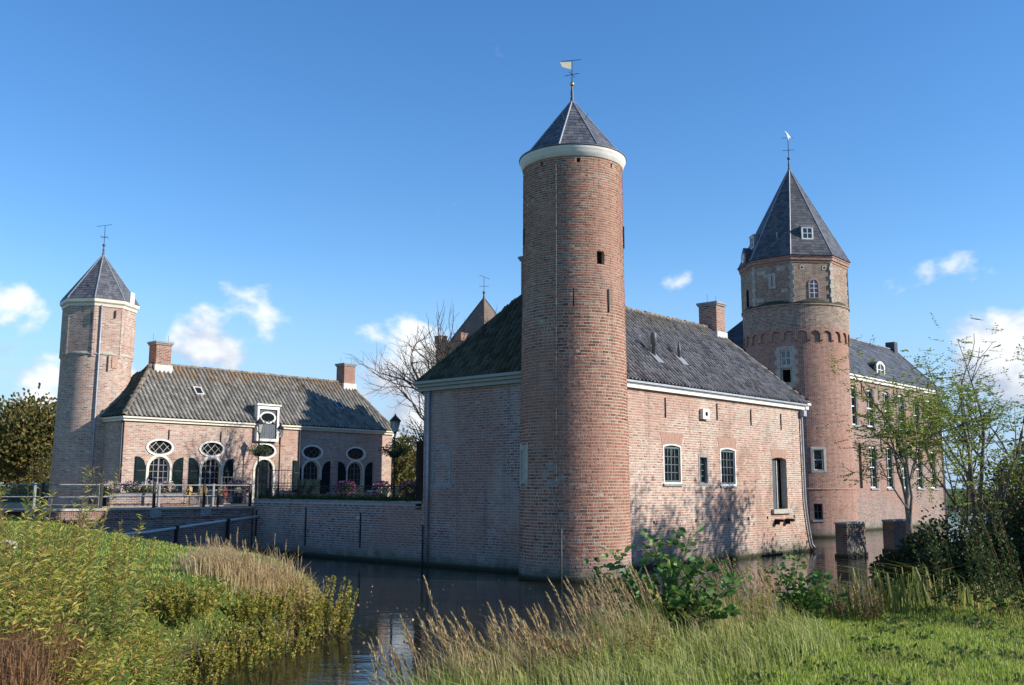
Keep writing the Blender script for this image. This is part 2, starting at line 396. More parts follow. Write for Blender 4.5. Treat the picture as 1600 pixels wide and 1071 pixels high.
def split_bricks(B, fn, M, k=300):
    """the k bricks that show largest in the photograph, and the rest"""
    c = fn((B[:, 0] + B[:, 1]) / 2, (B[:, 2] + B[:, 3]) / 2, np.zeros(len(B)))
    c1 = fn((B[:, 0] + B[:, 1]) / 2, (B[:, 2] + B[:, 3]) / 2, np.full(len(B), .1))
    A = np.array(M); W = c @ A[:3, :3].T + A[:3, 3]; Nn = (c1 - c) @ A[:3, :3].T / .1
    to = np.array((0, 0, EYE)) - W; D = np.linalg.norm(to, axis=1)
    sc = (to * Nn).sum(1) / D ** 3 * (B[:, 1] - B[:, 0])
    sc[(B[:, 2] < .3)] = 0
    o = np.argsort(-sc); return o[:k], o[k:]
def brick_objects(B, idx, fn, me, parent, proud=.009):
    for i in idx:
        a, b, zl, zh = B[i]; s_ = np.array([(a + b) / 2]); z_ = np.array([(zl + zh) / 2])
        c = Vector(fn(s_, z_, np.array([-.012]))[0]); n = (Vector(fn(s_, z_, np.array([.1]))[0]) - c).normalized()
        p = Vector(fn(np.array([a]), z_, np.array([0.]))[0]); q = Vector(fn(np.array([b]), z_, np.array([0.]))[0])
        up = Vector((0, 0, 1)); x = n.cross(up).normalized(); d = .012 + proud + rng.normal(0, .003)
        L = (q - p).length; h = zh - zl
        inst(me, 'brick', parent, Matrix(((x.x * L, n.x * d, 0, c.x), (x.y * L, n.y * d, 0, c.y), (x.z * L, n.z * d, h, c.z), (0, 0, 0, 1))))

TP = np.array([(0, .012), (.10, .057), (.25, .09), (.40, .068), (.52, .02), (.78, 0.0), (1.04, .016)])   # pantile profile
def pantile_rows(P0, es, et, T, srange, w=.25, ex=.29, seed=5):
    g = np.random.default_rng(seed); es = np.array(es, float); et = np.array(et, float); nn = np.cross(es, et); nn /= np.linalg.norm(nn)
    if nn[2] < 0: nn = -nn
    fr_ = []
    for k in range(int(T / ex) + 1):
        t0 = k * ex; a, b = srange(min(t0 + ex * .5, T)); t1 = min(t0 + ex + .06, T + .02)
        n = max(0, int(round((b - a) / w)))
        i0 = math.ceil(a / w - .5); 
        for i in range(n):
            fr_.append(((i0 + i) * w, t0, t1))
    return np.array(fr_), np.array(P0, float), es, et, nn, g
def emit_tiles(mb, rows, sel=None, w=.25):
    fr_, P0, es, et, nn, g = rows
    if sel is not None: fr_ = fr_[sel]
    n = len(fr_); K = len(TP); V = np.zeros((n, 3 * K, 3))
    lift = .032 + g.normal(0, .006, n); ds = g.normal(0, .008, n); dt = g.normal(0, .012, n); tw = g.normal(0, .006, n)
    for i, (x, h) in enumerate(TP):
        s_ = fr_[:, 0] + x * w + ds
        lo = P0 + s_[:, None] * es + (fr_[:, 1] + dt)[:, None] * et
        hi = P0 + (s_ + tw)[:, None] * es + fr_[:, 2][:, None] * et
        V[:, i] = lo + (h + lift)[:, None] * nn; V[:, K + i] = hi + (h + .004) * nn; V[:, 2 * K + i] = lo + (h + lift - .022)[:, None] * nn
    q = [(i, i + 1, K + i + 1, K + i) for i in range(K - 1)] + [(2 * K + i, 2 * K + i + 1, i + 1, i) for i in range(K - 1)]
    mb.raw(V.reshape(-1, 3), (np.array(q)[None] + (np.arange(n) * 3 * K)[:, None, None]).reshape(-1, 4))
def tile_objects(rows, sel, mat, parent, w=.25):
    fr_, P0, es, et, nn, g = rows
    me = None
    m = MB(); one = (np.array([[0, 0, .35]]), np.zeros(3), np.array([1., 0, 0]), np.array([0, 1., 0]), np.array([0, 0, 1.]), np.random.default_rng(1))
    emit_tiles(m, one); o = m.build('roof_tile', mat); me = o.data; bpy.data.objects.remove(o)
    for i in sel:
        s_, t0, t1 = fr_[i]; p = P0 + s_ * es + t0 * et + nn * rng.normal(0, .005)
        k = (t1 - t0) / .35
        inst(me, 'roof_tile', parent, Matrix(((es[0], et[0] * k, nn[0], p[0]), (es[1], et[1] * k, nn[1], p[1]), (es[2], et[2] * k, nn[2], p[2]), (0, 0, 0, 1))))
def ridge_tiles(parent, a, b, r=.12, step=.36, mat='tile_ridge', name='ridge_tile', single=True):
    """half-round cover tiles along a ridge or hip; each its own piece"""
    a, b = Vector(a), Vector(b); L = (b - a).length; d = (b - a) / L; n = int(L / step)
    x = d.cross(Vector((0, 0, 1))).normalized(); up = x.cross(d)
    m = MB(); A = np.linspace(-.15 * math.pi, 1.15 * math.pi, 7)
    V = [(math.cos(t) * r * k, y, math.sin(t) * r * k * .85) for y, k in ((0, 1.08), (step * 1.06, .93)) for t in A]
    m.raw(V, np.array([(i, i + 1, 8 + i, 7 + i) for i in range(6)]))
    o = m.build(name, mat); me = o.data; bpy.data.objects.remove(o)
    for i in range(n):
        p = a + d * (i * L / n); k = L / n / step; rz = rng.normal(0, .01)
        inst(me, name, parent, Matrix(((x.x, d.x * k, up.x, p.x), (x.y, d.y * k, up.y, p.y), (x.z, d.z * k, up.z, p.z + rz), (0, 0, 0, 1))))

def seg(a, b, z0, z1, rise=.08, n=8):
    """opening with a segmental head, counter-clockwise"""
    return [(a, z0), (b, z0)] + [(b + (a - b) * i / n, z1 - rise + rise * (1 - (2 * i / n - 1) ** 2)) for i in range(n + 1)]
def arch(c, hw, z0, zt, n=12):
    return [(c - hw, z0), (c + hw, z0)] + [(c + hw * math.cos(math.pi * i / n), zt - hw + hw * math.sin(math.pi * i / n)) for i in range(n + 1)]
def oval(c, z, a, b, n=24): return [(c + a * math.cos(2 * math.pi * i / n), z + b * math.sin(2 * math.pi * i / n)) for i in range(n)]
def rect(a, b, z0, z1): return [(a, z0), (b, z0), (b, z1), (a, z1)]
def ring(mb, outer, inner, fn, d0, d1):
    """flat band between two outlines with the same number of points"""
    k = len(outer); V = [fn(a, b, d) for lp in (outer, inner) for d in (d0, d1) for a, b in lp]
    q = []
    for i in range(k):
        j = (i + 1) % k
        q += [(k + i, k + j, 3 * k + j, 3 * k + i), (i, k + i, k + j, j), (2 * k + i, 2 * k + j, 3 * k + j, 3 * k + i), (i, j, 2 * k + j, 2 * k + i)]
    mb.raw(V, np.array(q)); return mb
def scaled(poly, w):
    cx = sum(p[0] for p in poly) / len(poly); cz = (min(p[1] for p in poly) + max(p[1] for p in poly)) / 2
    hx = (max(p[0] for p in poly) - min(p[0] for p in poly)) / 2; hz = (max(p[1] for p in poly) - min(p[1] for p in poly)) / 2
    return [(cx + (a - cx) * (1 - w / hx), cz + (b - cz) * (1 - w / hz)) for a, b in poly]
def sash(parent, fn, a, b, z0, z1, cols, rows, frame, bar, d, fw=.06, bw=.025, leaves=1, name='window', outline=None, pane='glass'):
    """window: frame ring > glazing_bars, each pane a piece of its own"""
    m = MB(); o = outline or rect(a, b, z0, z1)
    ring(m, o, scaled(o, fw), fn, d, d + .07)
    w = m.build(name, frame, parent)
    m = MB(); ia, ib, iz0, iz1 = a + fw, b - fw, z0 + fw, z1 - fw
    for i in range(1, cols):
        x = ia + (ib - ia) * i / cols; k = bw * (1.9 if leaves == 2 and i == cols // 2 else 1)
        m.prism(rect(x - k / 2, x + k / 2, iz0, iz1), fn, d + .012, d + .045)
    for i in range(1, rows):
        z = iz0 + (iz1 - iz0) * i / rows; k = bw * (2.0 if leaves == -1 and i == rows // 2 else 1)
        m.prism(rect(ia, ib, z - k / 2, z + k / 2), fn, d + .014, d + .043)
    if cols * rows > 1: m.build('glazing_bars', bar, w)
    for i in range(cols):
        for k in range(rows):
            p = MB(); x0 = ia + (ib - ia) * i / cols; x1 = ia + (ib - ia) * (i + 1) / cols
            q0 = iz0 + (iz1 - iz0) * k / rows; q1 = iz0 + (iz1 - iz0) * (k + 1) / rows
            tl = rng.normal(0, .003, 4)
            p.raw([fn(x0, q0, d + .008 + tl[0]), fn(x1, q0, d + .008 + tl[1]), fn(x1, q1, d + .008 + tl[2]), fn(x0, q1, d + .008 - tl[0])], np.array([(0, 1, 2, 3)]))
            p.build('pane', pane, w)
    bk = MB(); bk.prism(o, fn, d - .06, d - .03); bk.build('dark_room', 'void', w)
    return w
def vfn(fn):
    return lambda s_, z_, d_: np.array([fn(a, b, c) for a, b, c in zip(np.broadcast_to(s_, np.shape(z_)), z_, d_)])
def anchor(parent, fn, s_, z0, z1, w=.045, name='wall_anchor', d=.02):
    m = MB(); m.prism([(s_ - w * .35, z0), (s_ + w * .35, z0), (s_ + w * .5, (z0 + z1) / 2), (s_ + w * .35, z1), (s_ - w * .35, z1), (s_ - w * .5, (z0 + z1) / 2)], fn, d - .02, d + .03)
    return m.build(name, 'iron', parent)
def chimney(parent, u0, u1, v0, v1, z0, z1, mat='brick_chimney', spikes=True, fl=.3):
    m = MB().box(u0, u1, v0, v1, z0, z1 - .18); c = m.build('chimney', mat, parent)
    m = MB().box(u0 - .05, u1 + .05, v0 - .05, v1 + .05, z1 - .18, z1 - .1).box(u0 - .09, u1 + .09, v0 - .09, v1 + .09, z1 - .1, z1); m.build('chimney_cap', 'stone_grey', c)
    m = MB().box(u0 - .08, u1 + .08, v0 - .08, v1 + .08, z0 + .0, z0 + (z1 - z0) * fl); m.build('flashing', 'mortar_flash', c)
    if spikes:
        for q in (u0, u1): MB().tube([(q, (v0 + v1) / 2, z1), (q, (v0 + v1) / 2, z1 + .42)], .008, 4).build('lightning_spike', 'iron', c)
    return c
def quadstrip(mb, pts): return mb.raw(pts, [tuple(range(len(pts)))])

# ============================================================ main house at the corner of the moat
fR = lambda s_, z_, d_: (s_, -d_, z_)              # long sunlit wall, outward = -v
fL = lambda s_, z_, d_: (-d_, s_, z_)              # shaded wall, outward = -u
HU, HV, HE = 18.45, 6.98, 6.76
def hu_end(z): return HU + (0.62 * max(0, (2.6 - z) / 2.6) ** 1.6) + .012 * (HE - z)
house = thing('brick_house', 'long pink brick house with hipped grey pantile roof rising straight from the moat', 'house', CM)
ho = [seg(6.32, 7.62, 3.14, 4.74), seg(10.62, 11.93, 3.08, 4.72), rect(8.97, 9.58, 3.17, 4.27), seg(15.2, 16.6, 2.05, 4.42, .12)]
outer = [(0, -1)] + [(hu_end(z), z) for z in np.linspace(-1, HE, 14)] + [(0, HE)]
m = MB().wall(outer, ho, fR, .32)
wall_r = m.build('wall', 'mortar_house', house, label='long sunlit brick wall with two windows and a water door')
vR = lambda s_, z_, d_: np.stack([s_ + 0 * z_, -d_, z_], -1); vL = lambda s_, z_, d_: np.stack([-d_, s_ + 0 * z_, z_], -1)
B = lay_bricks(1.6, HU, -.1, HE, .0985, .235, .026, ho + [rect(6.15, 7.79, 4.74, 5.15), rect(10.45, 12.08, 4.72, 5.12), rect(15.11, 16.69, 4.42, 4.77)], 11, hu_end)
near, rest = split_bricks(B, vR, CM)
ub = unit_brick('brick_house'); brick_objects(B, near, vR, ub, wall_r)
m = MB(); emit_bricks(m, B[rest], vR); m.build('brickwork', 'brick_house', wall_r, kind='stuff')
# rubbed flat arches over the openings
for a, b, z0, z1 in ((6.18, 7.76, 4.72, 5.16), (10.48, 12.05, 4.70, 5.13), (15.14, 16.66, 4.40, 4.78)):
    L_ = MB(); nv = 15
    for i in range(nv):
        x0, x1 = a + .08 + (b - a - .16) * i / nv + .006, a + .08 + (b - a - .16) * (i + 1) / nv - .006; X0, X1 = a - .03 + (b - a + .06) * i / nv + .006, a - .03 + (b - a + .06) * (i + 1) / nv - .006
        r0 = .0 if z1 > 4.9 else 0
        q = lambda x: z0 - .09 + .09 * (1 - (2 * (x - a) / (b - a) - 1) ** 2)
        L_.prism([(x0, q(x0)), (x1, q(x1)), (X1, z1), (X0, z1)], fR, -.01, .016)
    L_.build('flat_arch', 'rubbed_brick', wall_r)
# shaded wall + back walls
ho_l = []
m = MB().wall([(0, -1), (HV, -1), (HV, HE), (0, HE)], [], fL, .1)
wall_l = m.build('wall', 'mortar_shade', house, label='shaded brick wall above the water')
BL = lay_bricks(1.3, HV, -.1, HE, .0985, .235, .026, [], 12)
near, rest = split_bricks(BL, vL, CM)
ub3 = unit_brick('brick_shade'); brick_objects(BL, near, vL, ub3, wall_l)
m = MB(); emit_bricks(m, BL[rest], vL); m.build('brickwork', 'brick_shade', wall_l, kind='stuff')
MB().box(.05, HU - .02, HV - .25, HV, -1, HE - .02).build('back_wall', 'brick_great_house', house)
m = MB(); zz = np.linspace(-1, HE - .01, 14)
m.raw([(hu_end(z), v, z) for z in zz for v in (0.0, HV)], np.array([(2 * i, 2 * i + 1, 2 * i + 3, 2 * i + 2) for i in range(13)])); m.build('end_wall', 'brick_chimney', house)
# blocked niche on the shaded wall
m = MB(); o_ = arch(5.95, .52, 3.05, 4.62, 8); ring(m, o_, scaled(o_, .1), fL, -.005, .017); m.build('blocked_niche', 'stone_grey', wall_l)
m = MB(); m.box(-.03, .01, 5.3, 6.55, 2.98, 3.1); m.build('niche_sill', 'stone_grey', wall_l)
# windows of the sunlit wall
for a, b, z0, z1, o_ in ((6.32, 7.62, 3.14, 4.74, ho[0]), (10.62, 11.93, 3.08, 4.72, ho[1])):
    m = MB(); ring(m, o_, scaled(o_, .07), fR, -.09, .015); fo = m.build('window_surround', 'white_paint', house)
    sash(house, fR, a + .07, b - .07, z0 + .07, z1 - .13, 4, 4, 'casement_paint', 'casement_paint', -.1, .075, .028, 2)
    m = MB(); m.prism([(a - .04, z0 - .07), (b + .04, z0 - .07), (b + .04, z0 + .012), (a - .04, z0 + .012)], fR, -.1, .07); m.build('window_sill', 'stone_grey', house)
sash(house, fR, 8.97, 9.58, 3.17, 4.27, 2, 4, 'casement_paint', 'casement_paint', -.16, .07, .03)
m = MB(); ring(m, rect(8.9, 9.65, 3.1, 4.34), rect(8.99, 9.56, 3.19, 4.25), fR, -.02, .022); m.build('stone_surround', 'stone_grey', house)
# water door
m = MB(); m.prism(rect(15.2, 15.95, 2.05, 4.42), fR, -.30, -.24); dr = m.build('water_door', 'slate_blue_paint', house)
m = MB()
for i in range(5): m.prism(rect(15.22 + i * .145, 15.35 + i * .145, 2.07, 4.38), fR, -.242, -.225)
m.build('door_plank', 'slate_blue_paint', dr)
m = MB(); m.prism(rect(15.95, 16.6, 2.05, 4.42), fR, -.31, -.30); m.build('dark_opening', 'void', house)
m = MB(); m.prism(rect(16.02, 16.1, 2.05, 4.4), fR, -.29, -.22); m.build('door_post', 'stone', house)
m = MB(); m.prism(rect(15.0, 16.78, 1.84, 2.05), fR, -.30, .14); m.build('door_sill', 'stone', house)
for q in (15.35, 16.35):
    m = MB().box(q - .07, q + .07, -.42, .05, 1.48, 1.6); m.box(q - .05, q + .05, -.2, .05, 1.36, 1.48); m.build('beam_end', 'wood_dark', house)
for q in (5.6, 8.6, 11.2, 12.9, 14.6, 17.2):
    m = MB(); m.prism(rect(q - .045, q + .045, 1.62, 1.74), fR, .0, .018); m.build('putlog_hole', 'void', house)
# vent box under the eaves
m = MB().box(9.1, 9.62, -.17, .02, 5.83, 6.25); vb = m.build('vent_box', 'white_paint', house)
m = MB().box(9.28, 9.45, -.178, -.16, 5.97, 6.13); m.build('vent_opening', 'void', vb)
for q, z0, z1 in ((6.52, 5.75, 6.54), (10.45, 5.85, 6.56), (13.35, 5.77, 6.49), (16.18, 5.69, 6.45)): anchor(house, fR, q, z0, z1)
# eaves
m = MB().box(1.2, HU + .22, -.16, .02, HE, HE + .15).box(1.2, HU + .27, -.20, .02, HE + .15, HE + .19); m.build('eaves_board', 'white_paint', house)
m = MB().box(1.2, HU + .28, -.27, -.07, HE + .192, HE + .27); m.build('gutter', 'zinc', house)
m = MB().box(-.16, .02, 1.2, HV + .25, HE - .02, HE + .13).box(-.26, .02, 1.2, HV + .28, HE + .13, HE + .25); m.build('eaves_board', 'green_grey_paint', house)
m = MB().box(-.36, -.02, 1.2, HV + .3, HE + .252, HE + .36); m.build('gutter', 'green_grey_paint', house)
m = MB().box(HU - .02, HU + .3, -.21, HV, HE + .02, HE + .22).box(HU, HU + .38, -.30, HV, HE + .222, HE + .32); m.build('eaves_board', 'white_paint', house)
# rain pipes
m = MB(); pp = [(HU - .22, -.12, HE + .1)] + [(hu_end(z) - .3 + .0, -.10, z) for z in (6.4, 5, 4, 3, 2.4, 1.8, 1.2, .7, .35)] + [(hu_end(.1) - .15, -.16, .12)]
m.tube(pp, .055, 8); rp = m.build('rain_pipe', 'zinc', house, True)
m = MB().box(HU - .34, HU - .06, -.26, -.02, HE - .32, HE - .04); m.build('hopper', 'zinc', rp)
m = MB(); m.tube([(-.09, 6.62, HE + .02), (-.09, 6.62, 3.5), (-.09, 6.62, .15)], .055, 8); m.build('rain_pipe', 'zinc', house, True)
m = MB(); m.tube([(-.06, 6.9, 1.55), (-.06, 6.9, .05)], .03, 6); m.build('wall_anchor', 'iron', house)
# roof
EZ, RZ = HE + .30, 10.84
e0, e1, f0, f1 = -.22, HU + .34, -.24, HV + .24
r0, r1, rv = 2.5, 16.15, HV / 2
m = MB()
quadstrip(m, [(e0, f0, EZ), (e1, f0, EZ), (r1, rv, RZ), (r0, rv, RZ)]); quadstrip(m, [(e0, f1, EZ), (e0, f0, EZ), (r0, rv, RZ)])
quadstrip(m, [(e1, f0, EZ), (e1, f1, EZ), (r1, rv, RZ)]); quadstrip(m, [(e1, f1, EZ), (e0, f1, EZ), (r0, rv, RZ), (r1, rv, RZ)])
roof = m.build('roof', 'underlay', house)
def hip_rows(P0, es, up, T, W, a, b, seed):
    """rows on a slope of eaves length W whose ridge runs from a to b (measured along the eaves)"""
    return pantile_rows(P0, es, up, T, lambda t: (a * t / T, W + (b - W) * t / T), seed=seed)
T1 = math.hypot(rv - f0, RZ - EZ); et1 = (0, (rv - f0) / T1, (RZ - EZ) / T1)
rowsR = hip_rows((e0, f0, EZ), (1, 0, 0), et1, T1, e1 - e0, r0 - e0, r1 - e0, 5)
T2 = math.hypot(r0 - e0, RZ - EZ); et2 = ((r0 - e0) / T2, 0, (RZ - EZ) / T2)
rowsL = hip_rows((e0, f0, EZ), (0, 1, 0), et2, T2, f1 - f0, rv - f0, rv - f0, 6)
T3 = math.hypot(e1 - r1, RZ - EZ); et3 = (-(e1 - r1) / T3, 0, (RZ - EZ) / T3)
rowsE = hip_rows((e1, f0, EZ), (0, 1, 0), et3, T3, f1 - f0, rv - f0, rv - f0, 7)
nl = len(rowsL[0]); pl = [i for i in range(nl) if rowsL[0][i, 0] > 1.7][:150]
pr = [i for i in range(len(rowsR[0])) if 3.6 < rowsR[0][i, 0] < 9.5][:150]
tile_objects(rowsL, pl, 'tile_mossy', roof); tile_objects(rowsR, pr, 'tile_grey', roof)
m = MB(); emit_tiles(m, rowsR, np.setdiff1d(np.arange(len(rowsR[0])), pr)); emit_tiles(m, rowsE); m.build('tiling', 'tile_grey', roof, kind='stuff')
m = MB(); emit_tiles(m, rowsL, np.setdiff1d(np.arange(nl), pl)); m.build('tiling', 'tile_mossy', roof, kind='stuff')
ridge_tiles(roof, (r0, rv, RZ + .02), (r1, rv, RZ + .02)); ridge_tiles(roof, (e1, f0, EZ + .03), (r1, rv, RZ + .02), .10)
ridge_tiles(roof, (e0, f1, EZ + .03), (r0, rv, RZ + .02), .10, mat='tile_mossy'); ridge_tiles(roof, (e0, f0, EZ + .03), (r0, rv, RZ + .02), .10, mat='tile_mossy')
chimney(house, 15.75, 16.55, 3.0, 4.0, 10.0, 12.15); chimney(house, 2.3, 3.1, 3.1, 3.9, 9.9, 12.15, spikes=False, fl=.2)
# flue pipes on the sunlit slope
def roof_pt(u, t): return Vector((u, f0 + et1[1] * t, EZ + et1[2] * t))
for u, t, prof in ((7.25, 1.72, [(.075, -.25), (.075, .55), (.125, .56), (.125, 1.05), (.10, 1.07), (0, 1.08)]), (9.31, 1.87, [(.06, -.25), (.06, .35), (.085, .36), (.085, .5), (.05, .66), (.03, .82), (0, .84)])):
    p = roof_pt(u, t); m = MB(); m.lathe([(r, p.z + z) for r, z in prof], 14, (p.x, p.y)); fp = m.build('flue_pipe', 'iron_grey', house, True)
    m = MB(); q = [roof_pt(u + a, t + b) + Vector((0, -.06, .085)) for a, b in ((-.2, .25), (-.2, -.4), (.22, -.4), (.22, .25))]
    quadstrip(m, [tuple(k) for k in q]); m.prism([(0, 0), (1, 0), (1, 1), (0, 1)], lambda a, b, d: tuple(q[1] + (q[2] - q[1]) * a + (q[0] - q[1]) * b + Vector((0, 0, d))), 0, .012); m.build('lead_flashing', 'lead', fp)

# ============================================================ main round tower
TC = Vector((2.157, 33.99, 0)); TM = Matrix.Translation(TC)
tower = thing('round_tower', 'tall slender round brick tower at the house corner with white cornice and slate cap', 'tower', TM)
zs_ = np.array([-1, 0, 3, 6.6, 9.1, 10.6, 14.3]); rs_ = np.array([1.93, 1.905, 1.87, 1.835, 1.80, 1.775, 1.765])
rad = lambda z: np.interp(z, zs_, rs_)
def fT(s_, z_, d_):
    r = rad(z_) + d_; th = s_ / 1.85; return np.stack([r * np.cos(th), r * np.sin(th), z_ + 0 * s_], -1)
fT1 = lambda s_, z_, d_: tuple(fT(np.array(s_), np.array(z_), np.array(d_)))
S = lambda deg: R(deg) * 1.85
holes_t = [rect(S(-66.8), S(-57), 10.46, 10.92), rect(S(-53.4), S(-52.0), 8.84, 9.63), rect(S(-146.2), S(-145), 11.87, 12.65), rect(S(-94.2), S(-93), 8.95, 9.6),
           rect(S(-89), S(-85), 13.98, 14.14), rect(S(-46), S(-42.5), 13.96, 14.12), rect(S(-133), S(-129), 13.98, 14.14)]
ths = sorted(set([-180 + 7.5 * i for i in range(49)] + [math.degrees(h[k][0] / 1.85) for h in holes_t for k in (0, 1)]))
zz = sorted(set(list(np.linspace(-1, 14.3, 18)) + [h[k][1] for h in holes_t for k in (0, 2)]))
m = MB()
for a, b in zip(ths[:-1], ths[1:]):
    for c, d in zip(zz[:-1], zz[1:]):
        cs, cz = S((a + b) / 2), (c + d) / 2
        if any(h[0][0] < cs < h[1][0] and h[0][1] < cz < h[2][1] for h in holes_t): continue
        m.raw([fT1(S(a), c, 0), fT1(S(b), c, 0), fT1(S(b), d, 0), fT1(S(a), d, 0)], np.array([(0, 1, 2, 3)]))
for h in holes_t:
    m.raw([fT1(a, b, 0) for a, b in h] + [fT1(a, b, -.3) for a, b in h], np.array([(i, (i + 1) % 4, 4 + (i + 1) % 4, 4 + i) for i in range(4)]))
wall_t = m.build('wall', 'mortar_tower', tower)
for h in holes_t: MB().raw([fT1(a, b, -.28) for a, b in h], np.array([(0, 1, 2, 3)])).build('dark_opening', 'void', tower)
sash(tower, fT1, S(-66.8), S(-57), 10.46, 10.92, 2, 2, 'wood_dark', 'wood_dark', -.22, .03, .02)
slot = rect(S(-171), S(-150), 3.1, 4.44)
B1 = lay_bricks(S(-180), S(180), -.1, 9.1, .1045, .25, .027, holes_t + [slot], 21)
B2 = lay_bricks(S(-180), S(180), 9.1, 14.28, .083, .215, .021, holes_t, 22)
# diamond of pale glazed bricks
def in_diamond(B):
    cs = np.degrees((B[:, 0] + B[:, 1]) / 2 / 1.85); cz = (B[:, 2] + B[:, 3]) / 2
    q = np.abs(cs + 116.5) * R(1) * 1.87 / .32 + np.abs(cz - 3.4) / .44
    return (q > .62) & (q < 1.15)
dm = in_diamond(B1); m = MB(); emit_bricks(m, B1[dm], fT); m.build('diamond_pattern', 'glazed_brick', wall_t, label='diamond of pale grey bricks')
B1 = B1[~dm]
near, rest = split_bricks(B1, fT, TM); ubt = unit_brick('brick_tower'); brick_objects(B1, near, fT, ubt, wall_t)
m = MB(); emit_bricks(m, B1[rest], fT); emit_bricks(m, B2, fT, .008); m.build('brickwork', 'brick_tower', wall_t, kind='stuff')
m = MB(); ring(m, rect(S(-173), S(-149), 3.06, 4.48), rect(S(-167), S(-155.5), 3.28, 4.26), fT1, -.02, .03); m.build('stone_surround', 'stone', tower)
m = MB(); m.raw([fT1(a, b, -.01) for a, b in rect(S(-167), S(-155.5), 3.28, 4.26)], np.array([(0, 1, 2, 3)])); m.build('slit_pane', 'glass', tower)
m = MB(); m.tube([fT1(S(-112), z, .03) for z in np.linspace(14.0, 1.6, 16)], .013, 5); m.build('lightning_cable', 'iron_grey', tower)
m = MB(); m.tube([fT1(S(-106.3), z, .06) for z in (1.68, .8, -.4)], .022, 6); m.build('zinc_pipe', 'iron_grey', tower, True)
for dg, z0, z1 in ((-52.7, 8.84, 9.63), (-12, 11.3, 12.1), (-168, 11.4, 12.0)): anchor(tower, fT1, S(dg), z0, z1, .05)
m = MB(); m.lathe([(1.74, 14.20), (1.80, 14.21), (1.80, 14.28), (1.83, 14.30), (1.845, 14.39), (1.885, 14.46), (1.90, 14.50), (1.90, 14.56)], 64); m.build('cornice', 'white_paint', tower, True)
m = MB(); m.lathe([(1.905, 14.555), (1.93, 14.57), (1.93, 14.61), (1.70, 14.64)], 64); m.build('gutter', 'iron_grey', tower, True)
def pyramid_slates(rf, c, n, prof, rot, row, w, mat, seed=3):
    """courses of slates on every facet of a spire"""
    g = np.random.default_rng(seed); m = MB()
    for i in range(n):
        t0, t1 = rot + 2 * math.pi * i / n, rot + 2 * math.pi * (i + 1) / n
        for (ra, za), (rb_, zb_) in zip(prof[:-1], prof[1:]):
            P = lambda r, t, z: np.array([c[0] + r * math.cos(t), c[1] + r * math.sin(t), z])
            A, B_, C_, D_ = P(ra, t0, za), P(ra, t1, za), P(rb_, t1, zb_), P(rb_, t0, zb_)
            nn = np.cross(B_ - A, D_ - A); nn /= np.linalg.norm(nn); L = np.linalg.norm((D_ + C_ - A - B_) / 2); k = max(1, int(L / row))
            for j in range(k):
                q0, q1 = j / k, min(1, (j + 1.18) / k); a0, b0_ = A + (D_ - A) * q0, B_ + (C_ - B_) * q0; a1, b1_ = A + (D_ - A) * q1, B_ + (C_ - B_) * q1
                W0 = np.linalg.norm(b0_ - a0); ns = max(1, int(W0 / w)); off = (j % 2) * .5 / ns
                ed = [0] + [min(1, max(0, e / ns + off + g.normal(0, .03) / ns)) for e in range(ns + 1) if 0.02 < e / ns + off < .98] + [1]
                for x0, x1 in zip(ed[:-1], ed[1:]):
                    h0 = .016 + abs(g.normal(0, .004)); e_ = .004 / max(W0, .1)
                    p0, p1 = a0 + (b0_ - a0) * (x0 + e_), a0 + (b0_ - a0) * (x1 - e_); p2, p3 = a1 + (b1_ - a1) * (x1 - e_), a1 + (b1_ - a1) * (x0 + e_); dj = (D_ - A) / L * g.normal(0, .006)
                    m.raw([p0 + nn * h0 + dj, p1 + nn * h0 + dj, p2 + nn * .004, p3 + nn * .004, p0 + nn * (h0 - .012) + dj, p1 + nn * (h0 - .012) + dj], np.array([(0, 1, 2, 3), (4, 5, 1, 0)]))
    m.build('slating', mat, rf, kind='stuff')
def pyramid(parent, c, n, r0, z0, r1, z1, rot, mat, rib='lead', flare=0.0, ribr=.035):
    m = MB(); pr = [(r0 + flare, z0 - flare * .35), (r0, z0 + .05), (r1, z1)] if flare else [(r0, z0), (r1, z1)]
    if flare: pr = [(r0 + flare, z0), (r0 - .02 * 0, z0 + flare * 1.6), (r1, z1)]
    m.lathe(pr, n, c, rot=rot); rf = m.build('roof', mat, parent)
    if mat.startswith('slate'): pyramid_slates(rf, c, n, pr, rot, .17 if mat == 'slate' else .22, .2 if mat == 'slate' else .28, 'slate_piece' if mat == 'slate' else 'slate_piece_dark')
    for i in range(n):
        t = rot + 2 * math.pi * i / n; m = MB(); m.tube([(c[0] + r * math.cos(t), c[1] + r * math.sin(t), z + .01) for r, z in pr], ribr, 5); m.build('hip_lead', rib, rf)
    return rf
face = R(-93.6)
rf = pyramid(tower, (0, 0), 8, 1.80, 14.6, .03, 16.86, face + R(-15), 'slate')
for dg, q in ((-20, .45), (15, .5), (35, .42)):
    t = face + R(dg); r = 1.8 * q; z = 14.6 + (1 - q) * 2.26
    m = MB(); m.tube([(r * math.cos(t), r * math.sin(t), z), ((r + .16) * math.cos(t), (r + .16) * math.sin(t), z + .10), ((r + .2) * math.cos(t), (r + .2) * math.sin(t), z + .2)], .012, 5); m.build('roof_hook', 'iron_grey', rf)
